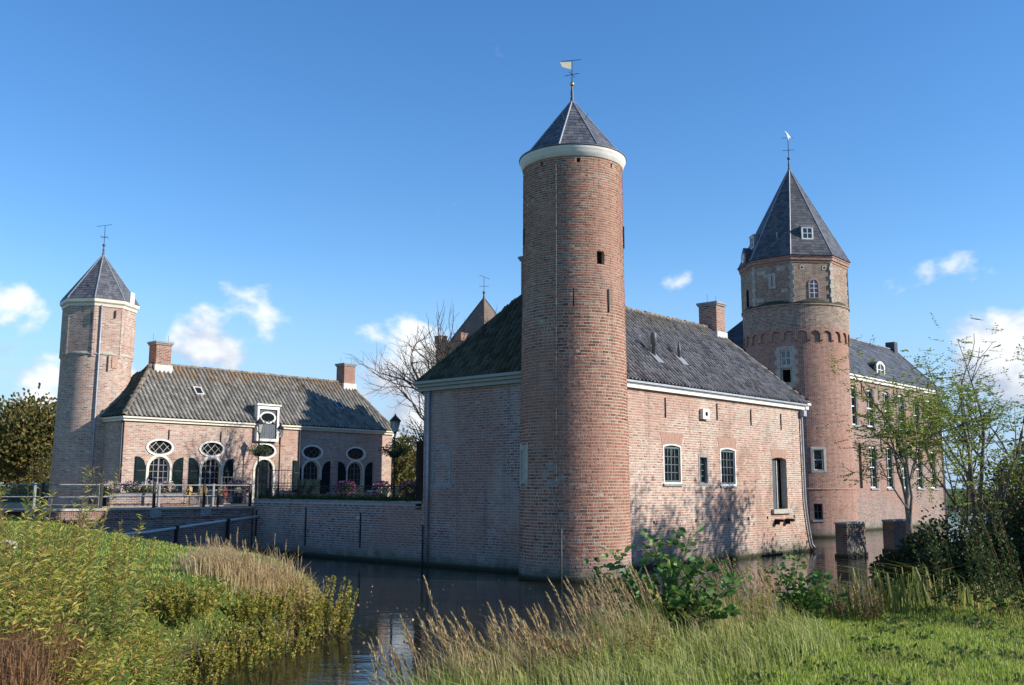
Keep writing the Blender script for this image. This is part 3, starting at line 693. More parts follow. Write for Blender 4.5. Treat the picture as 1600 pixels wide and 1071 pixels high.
def vane(parent, x, y, z0, zb, zt, yaw, ball='gold', bird=False, flag=True, k=1.0):
    """finial: lead sleeve, rod, ball, compass arms and turning vane; yaw = heading of the pointer"""
    m = MB(); m.lathe([(.10 * k, z0 - .1), (.06 * k, z0 + .08), (.075 * k, z0 + .12), (.045 * k, z0 + .2), (.06 * k, z0 + .3), (.03 * k, zb - .08), (0.02 * k, zb)], 10, (x, y)); w = m.build('weather_vane', 'iron_grey', parent, True)
    m = MB(); m.lathe([(.085 * k * math.sin(a), zb - .085 * k * math.cos(a)) for a in np.linspace(0.01, math.pi - .01, 9)], 12, (x, y)); m.build('ball', ball, w, True)
    MB().tube([(x, y, z0), (x, y, zt)], .016 * k, 5).build('rod', 'iron', w)
    zc = zb + (zt - zb) * .42; A = MB()
    for a in (yaw + .9, yaw + .9 + math.pi / 2): A.tube([(x - math.cos(a) * .28 * k, y - math.sin(a) * .28 * k, zc), (x + math.cos(a) * .28 * k, y + math.sin(a) * .28 * k, zc)], .012 * k, 4)
    A.build('compass_arms', 'iron', w)
    dx, dy = math.cos(yaw), math.sin(yaw); zf = zt - .06
    fn = lambda a, b, d: (x + dx * a - dy * d, y + dy * a + dx * d, b)
    MB().tube([(x - dx * .42 * k, y - dy * .42 * k, zf + .02), (x + dx * .34 * k, y + dy * .34 * k, zf + .16 * k)], .012 * k, 4).build('pointer', 'iron', w)
    if bird:
        m = MB(); m.prism([(.02 * k, zf), (.05 * k, zf), (.05 * k, zf + .18), (.14 * k, zf + .14), (.20 * k, zf + .17), (.06 * k, zf + .36), (-.02 * k, zf + .46), (-.10 * k, zf + .54), (-.24 * k, zf + .58), (-.11 * k, zf + .48), (-.06 * k, zf + .34), (-.03 * k, zf + .2)], fn, -.012, .012); m.build('vane_bird', 'vane_pale', w)
    elif flag:
        m = MB(); m.prism([(-.02 * k, zf - .26 * k), (-.02 * k, zf + .03), (-.46 * k, zf - .02), (-.36 * k, zf - .20 * k)], fn, -.008, .008); m.build('pennant', 'vane_pale', w)
    return w
vane(tower, 0, 0, 16.84, 17.52, 18.4, R(12))

# ============================================================ quay wall with iron fence
quay = thing('quay_wall', 'low shaded brick quay wall beside the moat below the terrace fence', 'wall', CM)
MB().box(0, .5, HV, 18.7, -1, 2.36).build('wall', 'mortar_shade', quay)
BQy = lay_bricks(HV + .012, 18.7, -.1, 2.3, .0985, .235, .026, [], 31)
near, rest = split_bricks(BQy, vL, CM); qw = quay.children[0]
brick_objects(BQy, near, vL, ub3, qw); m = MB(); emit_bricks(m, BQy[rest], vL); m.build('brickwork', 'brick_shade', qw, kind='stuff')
for i in range(16):
    a = HV + .02 + i * (18.7 - HV - .02) / 16; b = HV + .02 + (i + 1) * (18.7 - HV - .02) / 16
    MB().box(-.05, .55, a + .008, b - .008, 2.362 + rng.normal(0, .004), 2.44 + rng.normal(0, .004)).build('coping_stone', 'stone_grey', quay)
for q, z0, z1 in ((10.75, .5, 1.95), (14.55, .45, 2.1), (18.4, .6, 1.9)): anchor(quay, fL, q, z0, z1, .06)
# ============================================================ forecourt terrace (setting)
m = MB(); m.prism([(.1, 7.1), (40, 7.1), (40, 60), (-6, 60), (-6, 21.4), (.1, 21.4)], lambda a, b, d: (a, b, d), -1, 2.1)
fc = m.build('forecourt', 'paving'); fc.matrix_world = CM; fc['kind'] = 'structure'

# ============================================================ coach house across the forecourt
VB, LE, LW = 25.0, 6.2, 5.6
LU0, LU1, LG = -3.44, 13.8, 2.1
fB = lambda s_, z_, d_: (s_, VB - d_, z_)
fG = lambda s_, z_, d_: (LU0 - d_, s_, z_)
coach = thing('coach_house', 'low brick coach house with lichen-spotted pantile roof, oval windows and green shutters', 'house', CM)
cs = [-1.5, 1.42, 4.65, 7.82, 10.98]
wins = [arch(c, .57, 2.75 if i != 2 else LG + .02, 4.47, 12) for i, c in enumerate(cs)]
ovs = [oval(c, 4.96, .62, .33) for c in cs]
m = MB().wall([(LU0, LG - .3), (LU1, LG - .3), (LU1, LE), (LU0, LE)], wins + ovs, fB, .2)
cw_ = m.build('wall', 'brick_left_house', coach)
m = MB(); m.raw([(LU0, VB, LG - 3), (LU0, VB + LW, LG - 3), (LU0, VB + LW, LE), (LU0, VB, LE), (LU1, VB, LG - .3), (LU1, VB + LW, LG - .3), (LU1, VB + LW, LE), (LU1, VB, LE)], [(3, 2, 1, 0), (4, 5, 6, 7), (1, 5, 6, 2)]); m.build('end_wall', 'brick_left_house', coach)
for i, c in enumerate(cs):
    z0 = 2.75 if i != 2 else LG + .02
    m = MB(); o_ = wins[i]; big = arch(c, .70, z0, 4.61, 12); ring(m, big, o_, fB, -.02, .035); fr_ = m.build('arch_surround', 'cream_paint', coach)
    if i == 2:
        m = MB(); m.prism(arch(c, .56, z0, 4.46), fB, -.16, -.1); dd = m.build('arched_door', 'dark_green_paint', coach)
        m = MB(); m.prism(rect(c - .40, c - .05, 3.2, 4.1), fB, -.1, -.09); m.prism(rect(c + .05, c + .40, 3.2, 4.1), fB, -.1, -.09); m.build('pane', 'glass', dd)
        m = MB(); m.prism(rect(c - .02, c + .02, z0, 4.4), fB, -.1, -.07); m.build('door_rail', 'dark_green_paint', dd)
    else:
        m = MB(); ring(m, o_, scaled(o_, .06), fB, -.14, -.05); w = m.build('arched_window', 'cream_paint', coach)
        m = MB(); m.prism(o_, fB, -.17, -.13); m.build('pane', 'glass', w)
        m = MB()
        for x in (-.27, 0, .27): m.prism(rect(c + x - (.035 if x == 0 else .014), c + x + (.035 if x == 0 else .014), z0, 4.44 - abs(x) * .5), fB, -.12, -.08)
        for z in (3.1, 3.42, 3.74, 4.06): m.prism(rect(c - .54, c + .54, z - .014, z + .014), fB, -.12, -.085)
        m.build('glazing_bars', 'rail_grey' if i < 2 else 'casement_paint', w)
        for sg in (-1, 1):
            x0 = c + sg * .72; m = MB()
            pl_ = [(x0, z0 - .05), (x0 + sg * .56, z0 - .05)] + [(x0 + sg * .56 * math.sin(t), 3.9 + .57 * (1 - (1 - math.sin(t)) ** 2) ** .5 if t > 0 else 3.9) for t in np.linspace(math.pi / 2, 0, 8)]
            if sg < 0: pl_ = pl_[::-1]
            m.prism(pl_, fB, .03, .075); sh = m.build('shutter', 'dark_green_paint', coach)
            for z in (3.0, 3.75): MB().prism(rect(min(x0, x0 + sg * .5), max(x0, x0 + sg * .5), z, z + .05), fB, .075, .09).build('hinge_strap', 'iron', sh)
    # oval lights
    m = MB(); ring(m, oval(c, 4.96, .77, .45), ovs[i], fB, -.03, .045); w = m.build('oval_window', 'white_paint', coach, True)
    m = MB(); m.prism(ovs[i], fB, -.14, -.1); m.build('pane', 'glass', w)
    m = MB()
    for k in (-.42, 0, .42):
        for sg in (-1, 1):
            p0, p1 = Vector((c + k - .33 * sg, 0, 4.96 - .33)), Vector((c + k + .33 * sg, 0, 4.96 + .33))
            pts_ = [(p0 + (p1 - p0) * q) for q in np.linspace(0, 1, 15)]
            pts_ = [p for p in pts_ if ((p.x - c) / .62) ** 2 + ((p.z - 4.96) / .33) ** 2 <= 1.02]
            if len(pts_) > 1: m.tube([fB(p.x, p.z, -.08) for p in (pts_[0], pts_[-1])], .014, 4)
    m.build('lattice_bars', 'cream_paint' if i < 2 else 'casement_paint', w)
for q in (-1.07, 1.9, 5.6): anchor(coach, fB, q, 5.34, 5.86, .05)
m = MB(); m.tube([fB(6.92, LE, .06), fB(6.92, 2.3, .06)], .045, 6); m.build('rain_pipe', 'slate_blue_paint', coach, True)
m = MB(); m.tube([(LU0 - .06, VB + .12, LE), (LU0 - .06, VB + .12, 1.6)], .045, 6); m.build('rain_pipe', 'slate_blue_paint', coach, True)
m = MB()
for x0, x1 in ((LU0, 3.94 - .12), (5.37 + .12, LU1)): m.box(x0 - .12, x1 + .12, VB - .12, VB + .02, LE, LE + .13).box(x0 - (.2 if x0 < 0 else .12), x1 + (.2 if x1 > 9 else .12), VB - .22, VB + .02, LE + .131, LE + .22)
m.box(LU0 - .12, LU0 + .02, VB + .021, VB + LW, LE, LE + .13).box(LU0 - .2, LU0 + .02, VB + .021, VB + LW, LE + .131, LE + .22); m.build('eaves_board', 'cream_paint', coach)
# roof
cEZ, cRZ = LE + .24, 9.5
a0, a1, b0, b1 = LU0 - .16, LU1 + .18, VB - .18, VB + LW + .18
ra, rb, rr = -.75, 12.45, VB + LW / 2
m = MB(); quadstrip(m, [(a0, b0, cEZ), (a1, b0, cEZ), (rb, rr, cRZ), (ra, rr, cRZ)]); quadstrip(m, [(a0, b1, cEZ), (a0, b0, cEZ), (ra, rr, cRZ)])
quadstrip(m, [(a1, b0, cEZ), (a1, b1, cEZ), (rb, rr, cRZ)]); quadstrip(m, [(a1, b1, cEZ), (a0, b1, cEZ), (ra, rr, cRZ), (rb, rr, cRZ)])
croof = m.build('roof', 'underlay', coach)
T1 = math.hypot(rr - b0, cRZ - cEZ); rows = hip_rows((a0, b0, cEZ), (1, 0, 0), (0, (rr - b0) / T1, (cRZ - cEZ) / T1), T1, a1 - a0, ra - a0, rb - a0, 15)
T2 = math.hypot(ra - a0, cRZ - cEZ); rows2 = hip_rows((a0, b0, cEZ), (0, 1, 0), ((ra - a0) / T2, 0, (cRZ - cEZ) / T2), T2, b1 - b0, rr - b0, rr - b0, 16)
m = MB(); emit_tiles(m, rows); m.build('tiling', 'tile_left', croof, kind='stuff')
m = MB(); emit_tiles(m, rows2); m.build('tiling', 'tile_mossy', croof, kind='stuff')
ridge_tiles(croof, (ra, rr, cRZ + .02), (rb, rr, cRZ + .02), .11, .38)
ridge_tiles(croof, (a0, b0, cEZ + .03), (ra, rr, cRZ + .02), .12, .38); ridge_tiles(croof, (a1, b0, cEZ + .03), (rb, rr, cRZ + .02), .10, .38)
chimney(coach, -.75, .12, rr - .4, rr + .4, 8.9, 10.72); chimney(coach, 11.85, 12.7, rr - .4, rr + .4, 8.9, 10.72)
et_ = ((rr - b0) / T1, (cRZ - cEZ) / T1)
for u, t in ((1.2, 2.2), (10.5, 1.9)):
    P = lambda a, b, d: (u + a, b0 + (t + b) * et_[0] - d * et_[1], cEZ + (t + b) * et_[1] + d * et_[0])
    m = MB(); ring(m, rect(-.24, .24, -.3, .3), rect(-.18, .18, -.24, .24), P, .02, .15); sk = m.build('skylight', 'cream_paint' if u < 5 else 'zinc', coach)
    m = MB(); m.prism(rect(-.18, .18, -.24, .24), P, .05, .12); m.build('pane', 'glass', sk)
# hoist dormer
d0, d1 = 3.95, 5.36
m = MB(); ring(m, rect(d0, d1, 5.46, 7.42), rect(d0 + .13, d1 - .13, 5.60, 7.22), fB, -.06, .24); dm_ = m.build('hoist_dormer', 'white_paint', coach)
m = MB(); m.prism(rect(d0 - .08, d1 + .08, 7.421, 7.51), fB, -.3, .32); m.build('dormer_cornice', 'white_paint', dm_)
m = MB()
for i in range(8):
    w_ = (d1 - d0 - .26) / 8; m.prism(rect(d0 + .13 + i * w_ + .006, d0 + .13 + (i + 1) * w_ - .006, 5.60, 7.22), fB, -.03, .14 + (i % 2) * .004)
m.build('hatch_boards', 'slate_blue_paint', dm_)
m = MB(); ring(m, oval(4.655, 6.78, .54, .345), oval(4.655, 6.78, .42, .24), fB, .13, .20); m.build('oval_window', 'white_paint', dm_, True)
m = MB(); m.prism(oval(4.655, 6.78, .43, .25), fB, .13, .16); m.build('pane', 'glass', dm_)
m = MB(); vr = lambda z: b0 + (z - cEZ) / (cRZ - cEZ) * (rr - b0)
for x0, x1 in ((d0 + .03, d0 + .09), (d1 - .09, d1 - .03)):
    m.prism([(VB + .05, LE + .22), (VB + .05, 7.42), (vr(7.42) + .3, 7.42), (vr(6.5), 6.5)], lambda a, b, d: (d, a, b), x0, x1)
m.build('dormer_cheek', 'slate_blue_paint', dm_)
m = MB().box(d0 - .06, d1 + .06, VB + .04, vr(7.5) + .1, 7.425, 7.49); m.build('dormer_roof', 'lead', dm_)

# ============================================================ stair tower at the coach house corner
def polar(az, D): return Vector((math.sin(R(az)) * D, math.cos(R(az)) * D, 0))
LC = polar(-23.1, 55.7); LM = Matrix.Translation(LC); lface = R(-90 + 23.1)
lt = thing('stair_tower', 'pale brick tower with octagonal top and blue slate spire at left edge of coach house', 'tower', LM)
m = MB(); m.lathe([(1.88, -1), (1.84, 2), (1.76, 6), (1.73, 9.68)], 48); lw = m.build('wall', 'brick_left_tower', lt, True)
oc = 1.73 / math.cos(math.pi / 8) * .965
m = MB(); m.lathe([(oc, 9.55), (oc, 12.15)], 8, rot=lface + R(-8)); lo = m.build('octagon_wall', 'brick_left_tower', lt)
m = MB(); m.lathe([(1.72, 9.62), (oc + .0, 9.66), (1.70, 9.80)], 48); m.build('string_course', 'stone', lt, True)
for k in range(8):
    t = lface + R(-8) + k * math.pi / 4; m = MB(); m.tube([(oc * .985 * math.cos(t), oc * .985 * math.sin(t), 9.6), (oc * .985 * math.cos(t), oc * .985 * math.sin(t), 12.15)], .045, 5); m.build('quoin', 'brick_left_tower', lo)
m = MB(); m.lathe([(oc - .1, 12.13), (oc + .05, 12.15), (oc + .07, 12.28), (oc + .16, 12.36), (oc + .17, 12.52), (oc - .1, 12.56)], 8, rot=lface + R(-8)); m.build('cornice', 'cream_paint', lt)
pyramid(lt, (0, 0), 8, oc + .02, 12.54, .03, 15.2, lface + R(-8), 'slate', flare=.12)
vane(lt, 0, 0, 15.15, 15.75, 16.8, R(10), 'iron_grey', flag=False)
fl = lambda deg, r=1.75: (r * math.cos(lface + R(deg)), r * math.sin(lface + R(deg)))
m = MB(); x, y = fl(3, 1.78); m.tube([(x, y, 12.2), (x * 1.0, y * 1.0, 9.7), (x * 1.04, y * 1.04, 5), (x * 1.07, y * 1.07, 2)], .045, 6); m.build('rain_pipe', 'zinc', lt, True)
for dg, z0, z1 in ((-30, 12.5, 12.9),):
    m = MB(); x, y = fl(58, 1.62); m.box(-.22, .22, -.2, .2, 12.5, 13.1, Matrix.Translation((x, y, 0)) @ Matrix.Rotation(lface + R(58), 4, 'Z')); dq = m.build('dormer', 'white_paint', lt)
    m = MB(); m.box(.2, .215, -.13, .13, 12.62, 13.0, Matrix.Translation((x, y, 0)) @ Matrix.Rotation(lface + R(58), 4, 'Z')); m.build('pane', 'glass', dq)
for dg in (-25, 12):
    x, y = fl(dg, 1.2); m = MB(); m.tube([(x, y, 13.1), (x * 1.12, y * 1.12, 13.25), (x * 1.12, y * 1.12, 13.42)], .02, 5); m.build('roof_hook', 'iron_grey', lt)
m = MB(); x, y = fl(30, 1.70); m.box(-.03, .06, -.16, .16, 9.0, 9.6, Matrix.Translation((x, y, 0)) @ Matrix.Rotation(lface + R(30), 4, 'Z')); m.build('corbel_window', 'rubbed_brick', lt)
for dg, z0, z1 in ((-12, 11.2, 11.8), (18, 8.8, 9.6), (26, 11.6, 12.0)):
    x, y = fl(dg, 1.76); m = MB(); m.box(-.02, .03, -.025, .025, z0, z1, Matrix.Translation((x, y, 0)) @ Matrix.Rotation(lface + R(dg), 4, 'Z')); m.build('wall_anchor', 'iron', lt)

# ============================================================ great tower
GC = polar(16.3, 67.3); GM = Matrix.Translation(GC); gface = R(-106.3)
gt = thing('great_tower', 'big round brick tower with corbelled octagonal top and tall dark slate spire', 'tower', GM)
GR = 3.29
def fGT(s_, z_, d_):
    t = gface + s_ / GR; r = (GR + .10 * max(0, (8 - z_) / 8)) + d_; return (r * math.cos(t), r * math.sin(t), z_)
gs = lambda deg: R(deg + 106.3) * GR
def cyl_wall(name, holes, z0, z1, parent, mat, step=7.5, rev=.28):
    th = sorted(set([(-180 + step * i) for i in range(int(360 / step) + 1)] + [math.degrees(h[k][0] / GR) for h in holes for k in (0, 1)]))
    zq = sorted(set(list(np.linspace(z0, z1, 10)) + [h[k][1] for h in holes for k in (0, 2)])); m = MB()
    for a, b in zip(th[:-1], th[1:]):
        for c, d in zip(zq[:-1], zq[1:]):
            cs_, cz = R((a + b) / 2) * GR, (c + d) / 2
            if any(h[0][0] < cs_ < h[1][0] and h[0][1] < cz < h[2][1] for h in holes): continue
            m.raw([fGT(R(a) * GR, c, 0), fGT(R(b) * GR, c, 0), fGT(R(b) * GR, d, 0), fGT(R(a) * GR, d, 0)], np.array([(0, 1, 2, 3)]))
    for h in holes: m.raw([fGT(a, b, 0) for a, b in h] + [fGT(a, b, -rev) for a, b in h], np.array([(i, (i + 1) % 4, 4 + (i + 1) % 4, 4 + i) for i in range(4)]))
    return m.build(name, mat, parent)
gh = [rect(gs(-124.5), gs(-111.5), 9.5, 11.68), rect(gs(-93), gs(-82), 4.08, 5.4), rect(gs(-95), gs(-85.5), 1.08, 2.06)]
gw = cyl_wall('wall', gh, -1, 13.08, gt, 'brick_great_tower')
# stone cross window, two lights above each other
h = gh[0]; a, b = h[0][0], h[1][0]
m = MB(); ring(m, rect(a - .2, b + .2, 9.3, 11.9), rect(a + .02, b - .02, 9.52, 11.66), fGT, -.05, .045)
for k in range(4):
    m.prism(rect(a - .34, a - .2, 9.5 + k * .62, 9.8 + k * .62), fGT, -.05, .03); m.prism(rect(b + .2, b + .34, 9.5 + k * .62, 9.8 + k * .62), fGT, -.05, .03)
sw = m.build('stone_surround', 'stone', gt)
m = MB(); m.prism(rect(a, b, 10.52, 10.66), fGT, -.2, .02); m.build('transom', 'stone', sw)
sash(gt, fGT, a + .02, b - .02, 10.66, 11.66, 2, 2, 'white_paint', 'white_paint', -.16, .07, .04); sash(gt, fGT, a + .02, b - .02, 9.52, 10.52, 1, 1, 'stone', 'stone', -.16, .1, .04, pane='void')
h = gh[1]; a, b = h[0][0], h[1][0]
m = MB(); ring(m, rect(a - .16, b + .16, 3.95, 5.55), rect(a, b, 4.1, 5.38), fGT, -.05, .04); m.build('stone_surround', 'stone', gt)
sash(gt, fGT, a, b, 4.1, 5.38, 1, 2, 'white_paint', 'white_paint', -.14, .06, .04)
h = gh[2]; a, b = h[0][0], h[1][0]; sash(gt, fGT, a, b, 1.1, 2.05, 2, 2, 'casement_paint', 'casement_paint', -.16, .05, .03)
m = MB(); m.prism(rect(a - .1, b + .1, .96, 1.08), fGT, -.1, .06); m.build('window_sill', 'stone_grey', gt)
m = MB(); m.lathe([(GR + .07, 2.88), (GR + .10, 2.9), (GR + .10, 2.98), (GR + .06, 3.0)], 64); m.build('string_course', 'brick_chimney', gt, True)
# corbel table: little arches carrying the wider drum
for k in range(26):
    c = (k + .5) / 26 * 2 * math.pi * GR; w = 2 * math.pi * GR / 26; r_ = w * .37
    lp = [(c - w / 2, 12.28), (c - r_, 12.22), (c - r_, 12.58)] + [(c + r_ * math.cos(t), 12.58 + r_ * math.sin(t)) for t in np.linspace(math.pi, 0, 9)][1:-1] + [(c + r_, 12.58), (c + r_, 12.22), (c + w / 2, 12.28), (c + w / 2, 13.06), (c - w / 2, 13.06)]
    m = MB(); m.prism(lp, fGT, -.05, .11); m.build('corbel_arch', 'brick_great_tower', gw)
m = MB(); m.lathe([(GR - .1, 13.03), (GR + .108, 13.03), (GR + .11, 13.8), (GR + .12, 14.5), (GR + .19, 14.52), (GR + .19, 14.62), (GR - .1, 14.85)], 64); m.build('drum', 'brick_great_top', gt)
m = MB(); m.lathe([(GR + .10, 14.60), (GR + .20, 14.625), (GR + .0, 14.80), (GR - .08, 14.9)], 64); m.build('mossy_ledge', 'tile_mossy', gt, True)
go = GR * 1.045; grot = gface + R(-2)
m = MB(); m.lathe([(go, 14.6), (go, 17.3)], 8, rot=grot); gow = m.build('octagon_wall', 'brick_great_top', gt)
for k in range(8):
    t = grot + k * math.pi / 4
    for j in range(9):
        z = 14.75 + j * .29; w = .16 if j % 2 else .09
        m = MB(); m.box(go - .16, go + .012, -w, w, z, z + .27, Matrix.Rotation(t, 4, 'Z')); m.build('quoin', 'stone', gow)
m = MB(); m.lathe([(go - .05, 17.26), (go + .05, 17.3), (go + .05, 17.42), (go + .12, 17.45), (go + .12, 17.62), (go + .17, 17.66), (go + .17, 17.74), (go - .2, 17.76)], 8, rot=grot); m.build('brick_cornice', 'brick_chimney', gt)
def oct_fn(mid):
    ap = go * math.cos(math.pi / 8); t = grot + mid
    return lambda a, b, d: ((ap + d) * math.cos(t) - a * math.sin(t), (ap + d) * math.sin(t) + a * math.cos(t), b)
fA = oct_fn(math.pi / 8); fB2 = oct_fn(-math.pi / 8); fC = oct_fn(-3 * math.pi / 8)
m = MB(); ring(m, arch(.12, .36, 14.95, 16.25, 10), arch(.12, .27, 15.0, 16.16, 10), fA, -.02, .05); aw = m.build('arched_window', 'rubbed_brick', gt)
m = MB(); m.prism(arch(.12, .27, 15.0, 16.16, 10), fA, .005, .012); m.build('pane', 'glass', aw)
m = MB(); m.prism(rect(.10, .14, 15.0, 16.1), fA, .012, .03)
for z in (15.3, 15.6, 15.88): m.prism(rect(-.14, .38, z, z + .03), fA, .012, .03)
m.build('glazing_bars', 'white_paint', aw)
for x in (-.62, .85): m = MB(); m.prism(rect(x - .14, x + .14, 16.82, 17.1), fA, 0, .02); m.build('stone_block', 'stone', gow); m = MB(); m.prism(rect(x - .05, x + .05, 16.9, 17.02), fA, .02, .026); m.build('putlog_hole', 'void', gow)
m = MB(); m.prism(rect(-.28, .22, 15.75, 16.75), fB2, -.01, .02); ls = m.build('loophole_stone', 'stone', gt); m = MB(); m.prism(rect(-.05, .0, 15.9, 16.6), fB2, .02, .026); m.build('loophole', 'void', ls)
for x, z, w in ((-.75, 16.75, .3), (.6, 16.85, .28), (-.95, 14.95, .3), (-.4, 16.5, .2), (.8, 15.4, .2)): m = MB(); m.prism(rect(x - w, x + w, z, z + .22), fB2, -.005, .012); m.build('stone_block', 'stone', gow)
m = MB(); m.prism(arch(0, .22, 14.9, 16.1, 8), fC, .0, .02); m.build('blocked_window', 'void', gt)
pyramid(gt, (0, 0), 8, go + .1, 17.75, .04, 24.5, grot, 'slate_dark', flare=.12, ribr=.045)
vane(gt, 0, 0, 24.45, 25.3, 26.7, R(25), 'iron_grey', bird=True, k=1.35)
def roof_dormer(parent, ang, r, z, w, h, nm='dormer'):
    Mx = Matrix.Rotation(ang, 4, 'Z'); m = MB(); m.box(r - .9, r, -w / 2, w / 2, z, z + h, Mx); d = m.build(nm, 'lead', parent)
    fn = lambda a, b, dd: tuple(Mx @ Vector((r + dd, a, b)))
    m = MB(); m.box(r - .8, r + .08, -w / 2 - .07, w / 2 + .07, z + h, z + h + .06, Mx); m.build('dormer_roof', 'lead', d)
    m = MB(); ring(m, rect(-w / 2, w / 2, z, z + h), rect(-w / 2 + .1, w / 2 - .1, z + .1, z + h - .1), fn, .0, .05); m.prism(rect(-.025, .025, z + .1, z + h - .1), fn, .02, .045); m.prism(rect(-w / 2 + .1, w / 2 - .1, z + h / 2 - .02, z + h / 2 + .02), fn, .022, .043); m.build('dormer_frame', 'white_paint', d)
    m = MB(); m.prism(rect(-w / 2 + .1, w / 2 - .1, z + .1, z + h - .1), fn, .004, .012); m.build('pane', 'glass', d)
roof_dormer(gt, grot + R(22.5), 2.75, 18.9, .78, .85); roof_dormer(gt, grot - R(67.5), 2.75, 18.9, .78, .85)
# clock in its own little gable
Mx = Matrix.Rotation(grot - R(66), 4, 'Z'); fK = lambda a, b, d: tuple(Mx @ Vector((3.42 + d, a * .8, 17.7 + (b - 17.7) * .85)))
m = MB(); m.prism([(-.6, 17.7), (.6, 17.7), (.6, 18.5), (.35, 18.8), (0, 19.15), (-.35, 18.8), (-.6, 18.5)], fK, -.5, 0); ck = m.build('clock_gable', 'slate_dark', gt)
m = MB(); m.prism(oval(0, 18.3, .45, .45), fK, 0, .04); m.build('clock_face', 'white_paint', ck)
m = MB(); m.prism([(-.02, 18.28), (.02, 18.28), (.015, 18.65), (-.015, 18.65)], fK, .04, .05); m.prism([(-.02, 18.28), (.22, 18.12), (.25, 18.16), (.02, 18.32)], fK, .04, .05); ring(m, oval(0, 18.3, .45, .45), oval(0, 18.3, .40, .40), fK, .04, .048); m.build('clock_hands', 'iron', ck)
for dg in (-160, -20, 100):
    pass
m = MB(); x = 2.6; m.tube([(x * math.cos(gface - .35), x * math.sin(gface - .35), 18.9), (x * 1.06 * math.cos(gface - .35), x * 1.06 * math.sin(gface - .35), 19.5)], .06, 6); m.build('roof_vent', 'lead', gt)

# ============================================================ great house behind the great tower
VR, GE = 7.8, 10.85
great = thing('great_house', 'two-storey brick wing with tall white sash windows and dark slate roof', 'house', CM)
fH = lambda s_, z_, d_: (s_, VR - d_, z_)
gu0, gu1, gvw = 31.6, 60.2, 7.2
wl = []
for k in range(-1, 5):
    u = 45.0 + 3.05 * k
    wl.append((u, u + 1.4, 7.5, 10.4)); wl.append((u if k >= 0 else 43.1, u + 1.4 if k >= 0 else 43.6, 3.0, 6.15))
m = MB().wall([(gu0, -1), (gu1, -1), (gu1, GE), (gu0, GE)], [seg(a, b, c, d, .14) for a, b, c, d in wl], fH, .26); m.build('wall', 'brick_great_house', great)
m = MB(); v1 = VR + gvw; rz = 15.0; m.raw([(gu1, VR, -1), (gu1, v1, -1), (gu1, v1, GE), (gu1, VR + gvw / 2, rz), (gu1, VR, GE), (gu0, VR, -1), (gu0, v1, -1), (gu0, v1, GE), (gu0, VR + gvw / 2, rz), (gu0, VR, GE)], [(0, 1, 2, 3, 4), (9, 7, 6, 5), (1, 6, 7, 2)]); m.build('gable_wall', 'brick_great_house', great)
for a, b, c, d in wl:
    if b - a < .8:
        m = MB(); m.prism(rect(a, b, c, d), fH, -.25, -.2); m.build('narrow_window', 'glass', great); continue
    sash(great, fH, a + .01, b - .01, c + .01, d - .1, 2, 4, 'white_paint', 'white_paint', -.2, .11, .045, -1)
    m = MB(); m.prism(rect(a - .06, b + .06, c - .12, c + .005), fH, -.2, .1); m.build('window_sill', 'stone_grey', great)
    m = MB(); m.prism(rect(b - .2, b - .02, c + .02, d - .12), fH, -.12, -.02); m.build('reveal_shade_strip', 'casement_paint', great)  # grey-green strip paints the shade on the right window reveal
    if c > 7: anchor(great, fH, b + .8, 9.6, 10.7, .06)
    else: anchor(great, fH, b + .8, 5.9, 7.0, .06)
m = MB().box(gu0, gu1 + .1, VR - .15, VR + .02, GE - .02, GE + .2).box(gu0, gu1 + .15, VR - .28, VR + .02, GE + .2, GE + .32); m.build('eaves_board', 'white_paint', great)
m = MB(); P0, P1 = (VR - .3, GE + .33), (VR + gvw / 2, rz + .1); P2 = (VR + gvw + .2, GE + .33)
quadstrip(m, [(gu0, P0[0], P0[1]), (gu1 + .15, P0[0], P0[1]), (gu1 + .15, P1[0], P1[1]), (gu0 + 3.2, P1[0], P1[1])]); quadstrip(m, [(gu1 + .15, P2[0], P2[1]), (gu0 - .2, P2[0], P2[1]), (gu0 + 3.2, P1[0], P1[1]), (gu1 + .15, P1[0], P1[1])]); quadstrip(m, [(gu0 - .2, P2[0], P2[1]), (gu0, P0[0], P0[1]), (gu0 + 3.2, P1[0], P1[1])])
gr = m.build('roof', 'slate_dark', great)
def slope_slates(P0, P1, u0, u1, row=.42, w=.5):
    m = MB(); L = math.hypot(P1[0] - P0[0], P1[1] - P0[1]); t = ((P1[0] - P0[0]) / L, (P1[1] - P0[1]) / L); nrm = (-t[1], t[0]); n = int((u1 - u0) / w); g = np.random.default_rng(77)
    for k in range(int(L / row)):
        for i in range(n):
            x0 = u0 + i * w + (k % 2) * w / 2 + .006; x1 = x0 + w - .012; a, b = k * row, min((k + 1) * row + .05, L); h0 = .03 + g.normal(0, .005); h1 = .008
            p = lambda q, hh: (P0[0] + t[0] * q + nrm[0] * hh, P0[1] + t[1] * q + nrm[1] * hh)
            A, B_ = p(a, h0), p(b, h1); C_ = p(a, h0 - .018)
            m.raw([(x0, *A), (x1, *A), (x1, *B_), (x0, *B_), (x0, *C_), (x1, *C_)], np.array([(0, 1, 2, 3), (4, 5, 1, 0)]))
    return m
slope_slates(P0, P1, 40.5, gu1).build('slating', 'slate_piece_dark', gr, kind='stuff')
ridge_tiles(gr, (gu0 + 3.2, P1[0], P1[1] + .02), (gu1 + .1, P1[0], P1[1] + .02), .1, .9, 'lead')
for (q0, q1) in ((P0, P1),):
    m = MB(); m.tube([(gu1 + .15, P0[0], P0[1] + .03), (gu1 + .15, P1[0], P1[1] + .03)], .07, 5); m.build('verge', 'lead', gr)
MB().box(gu1 - .9, gu1 - .2, P1[0] - .4, P1[0] + .4, rz - .4, rz + .75).build('chimney', 'slate_dark', great)
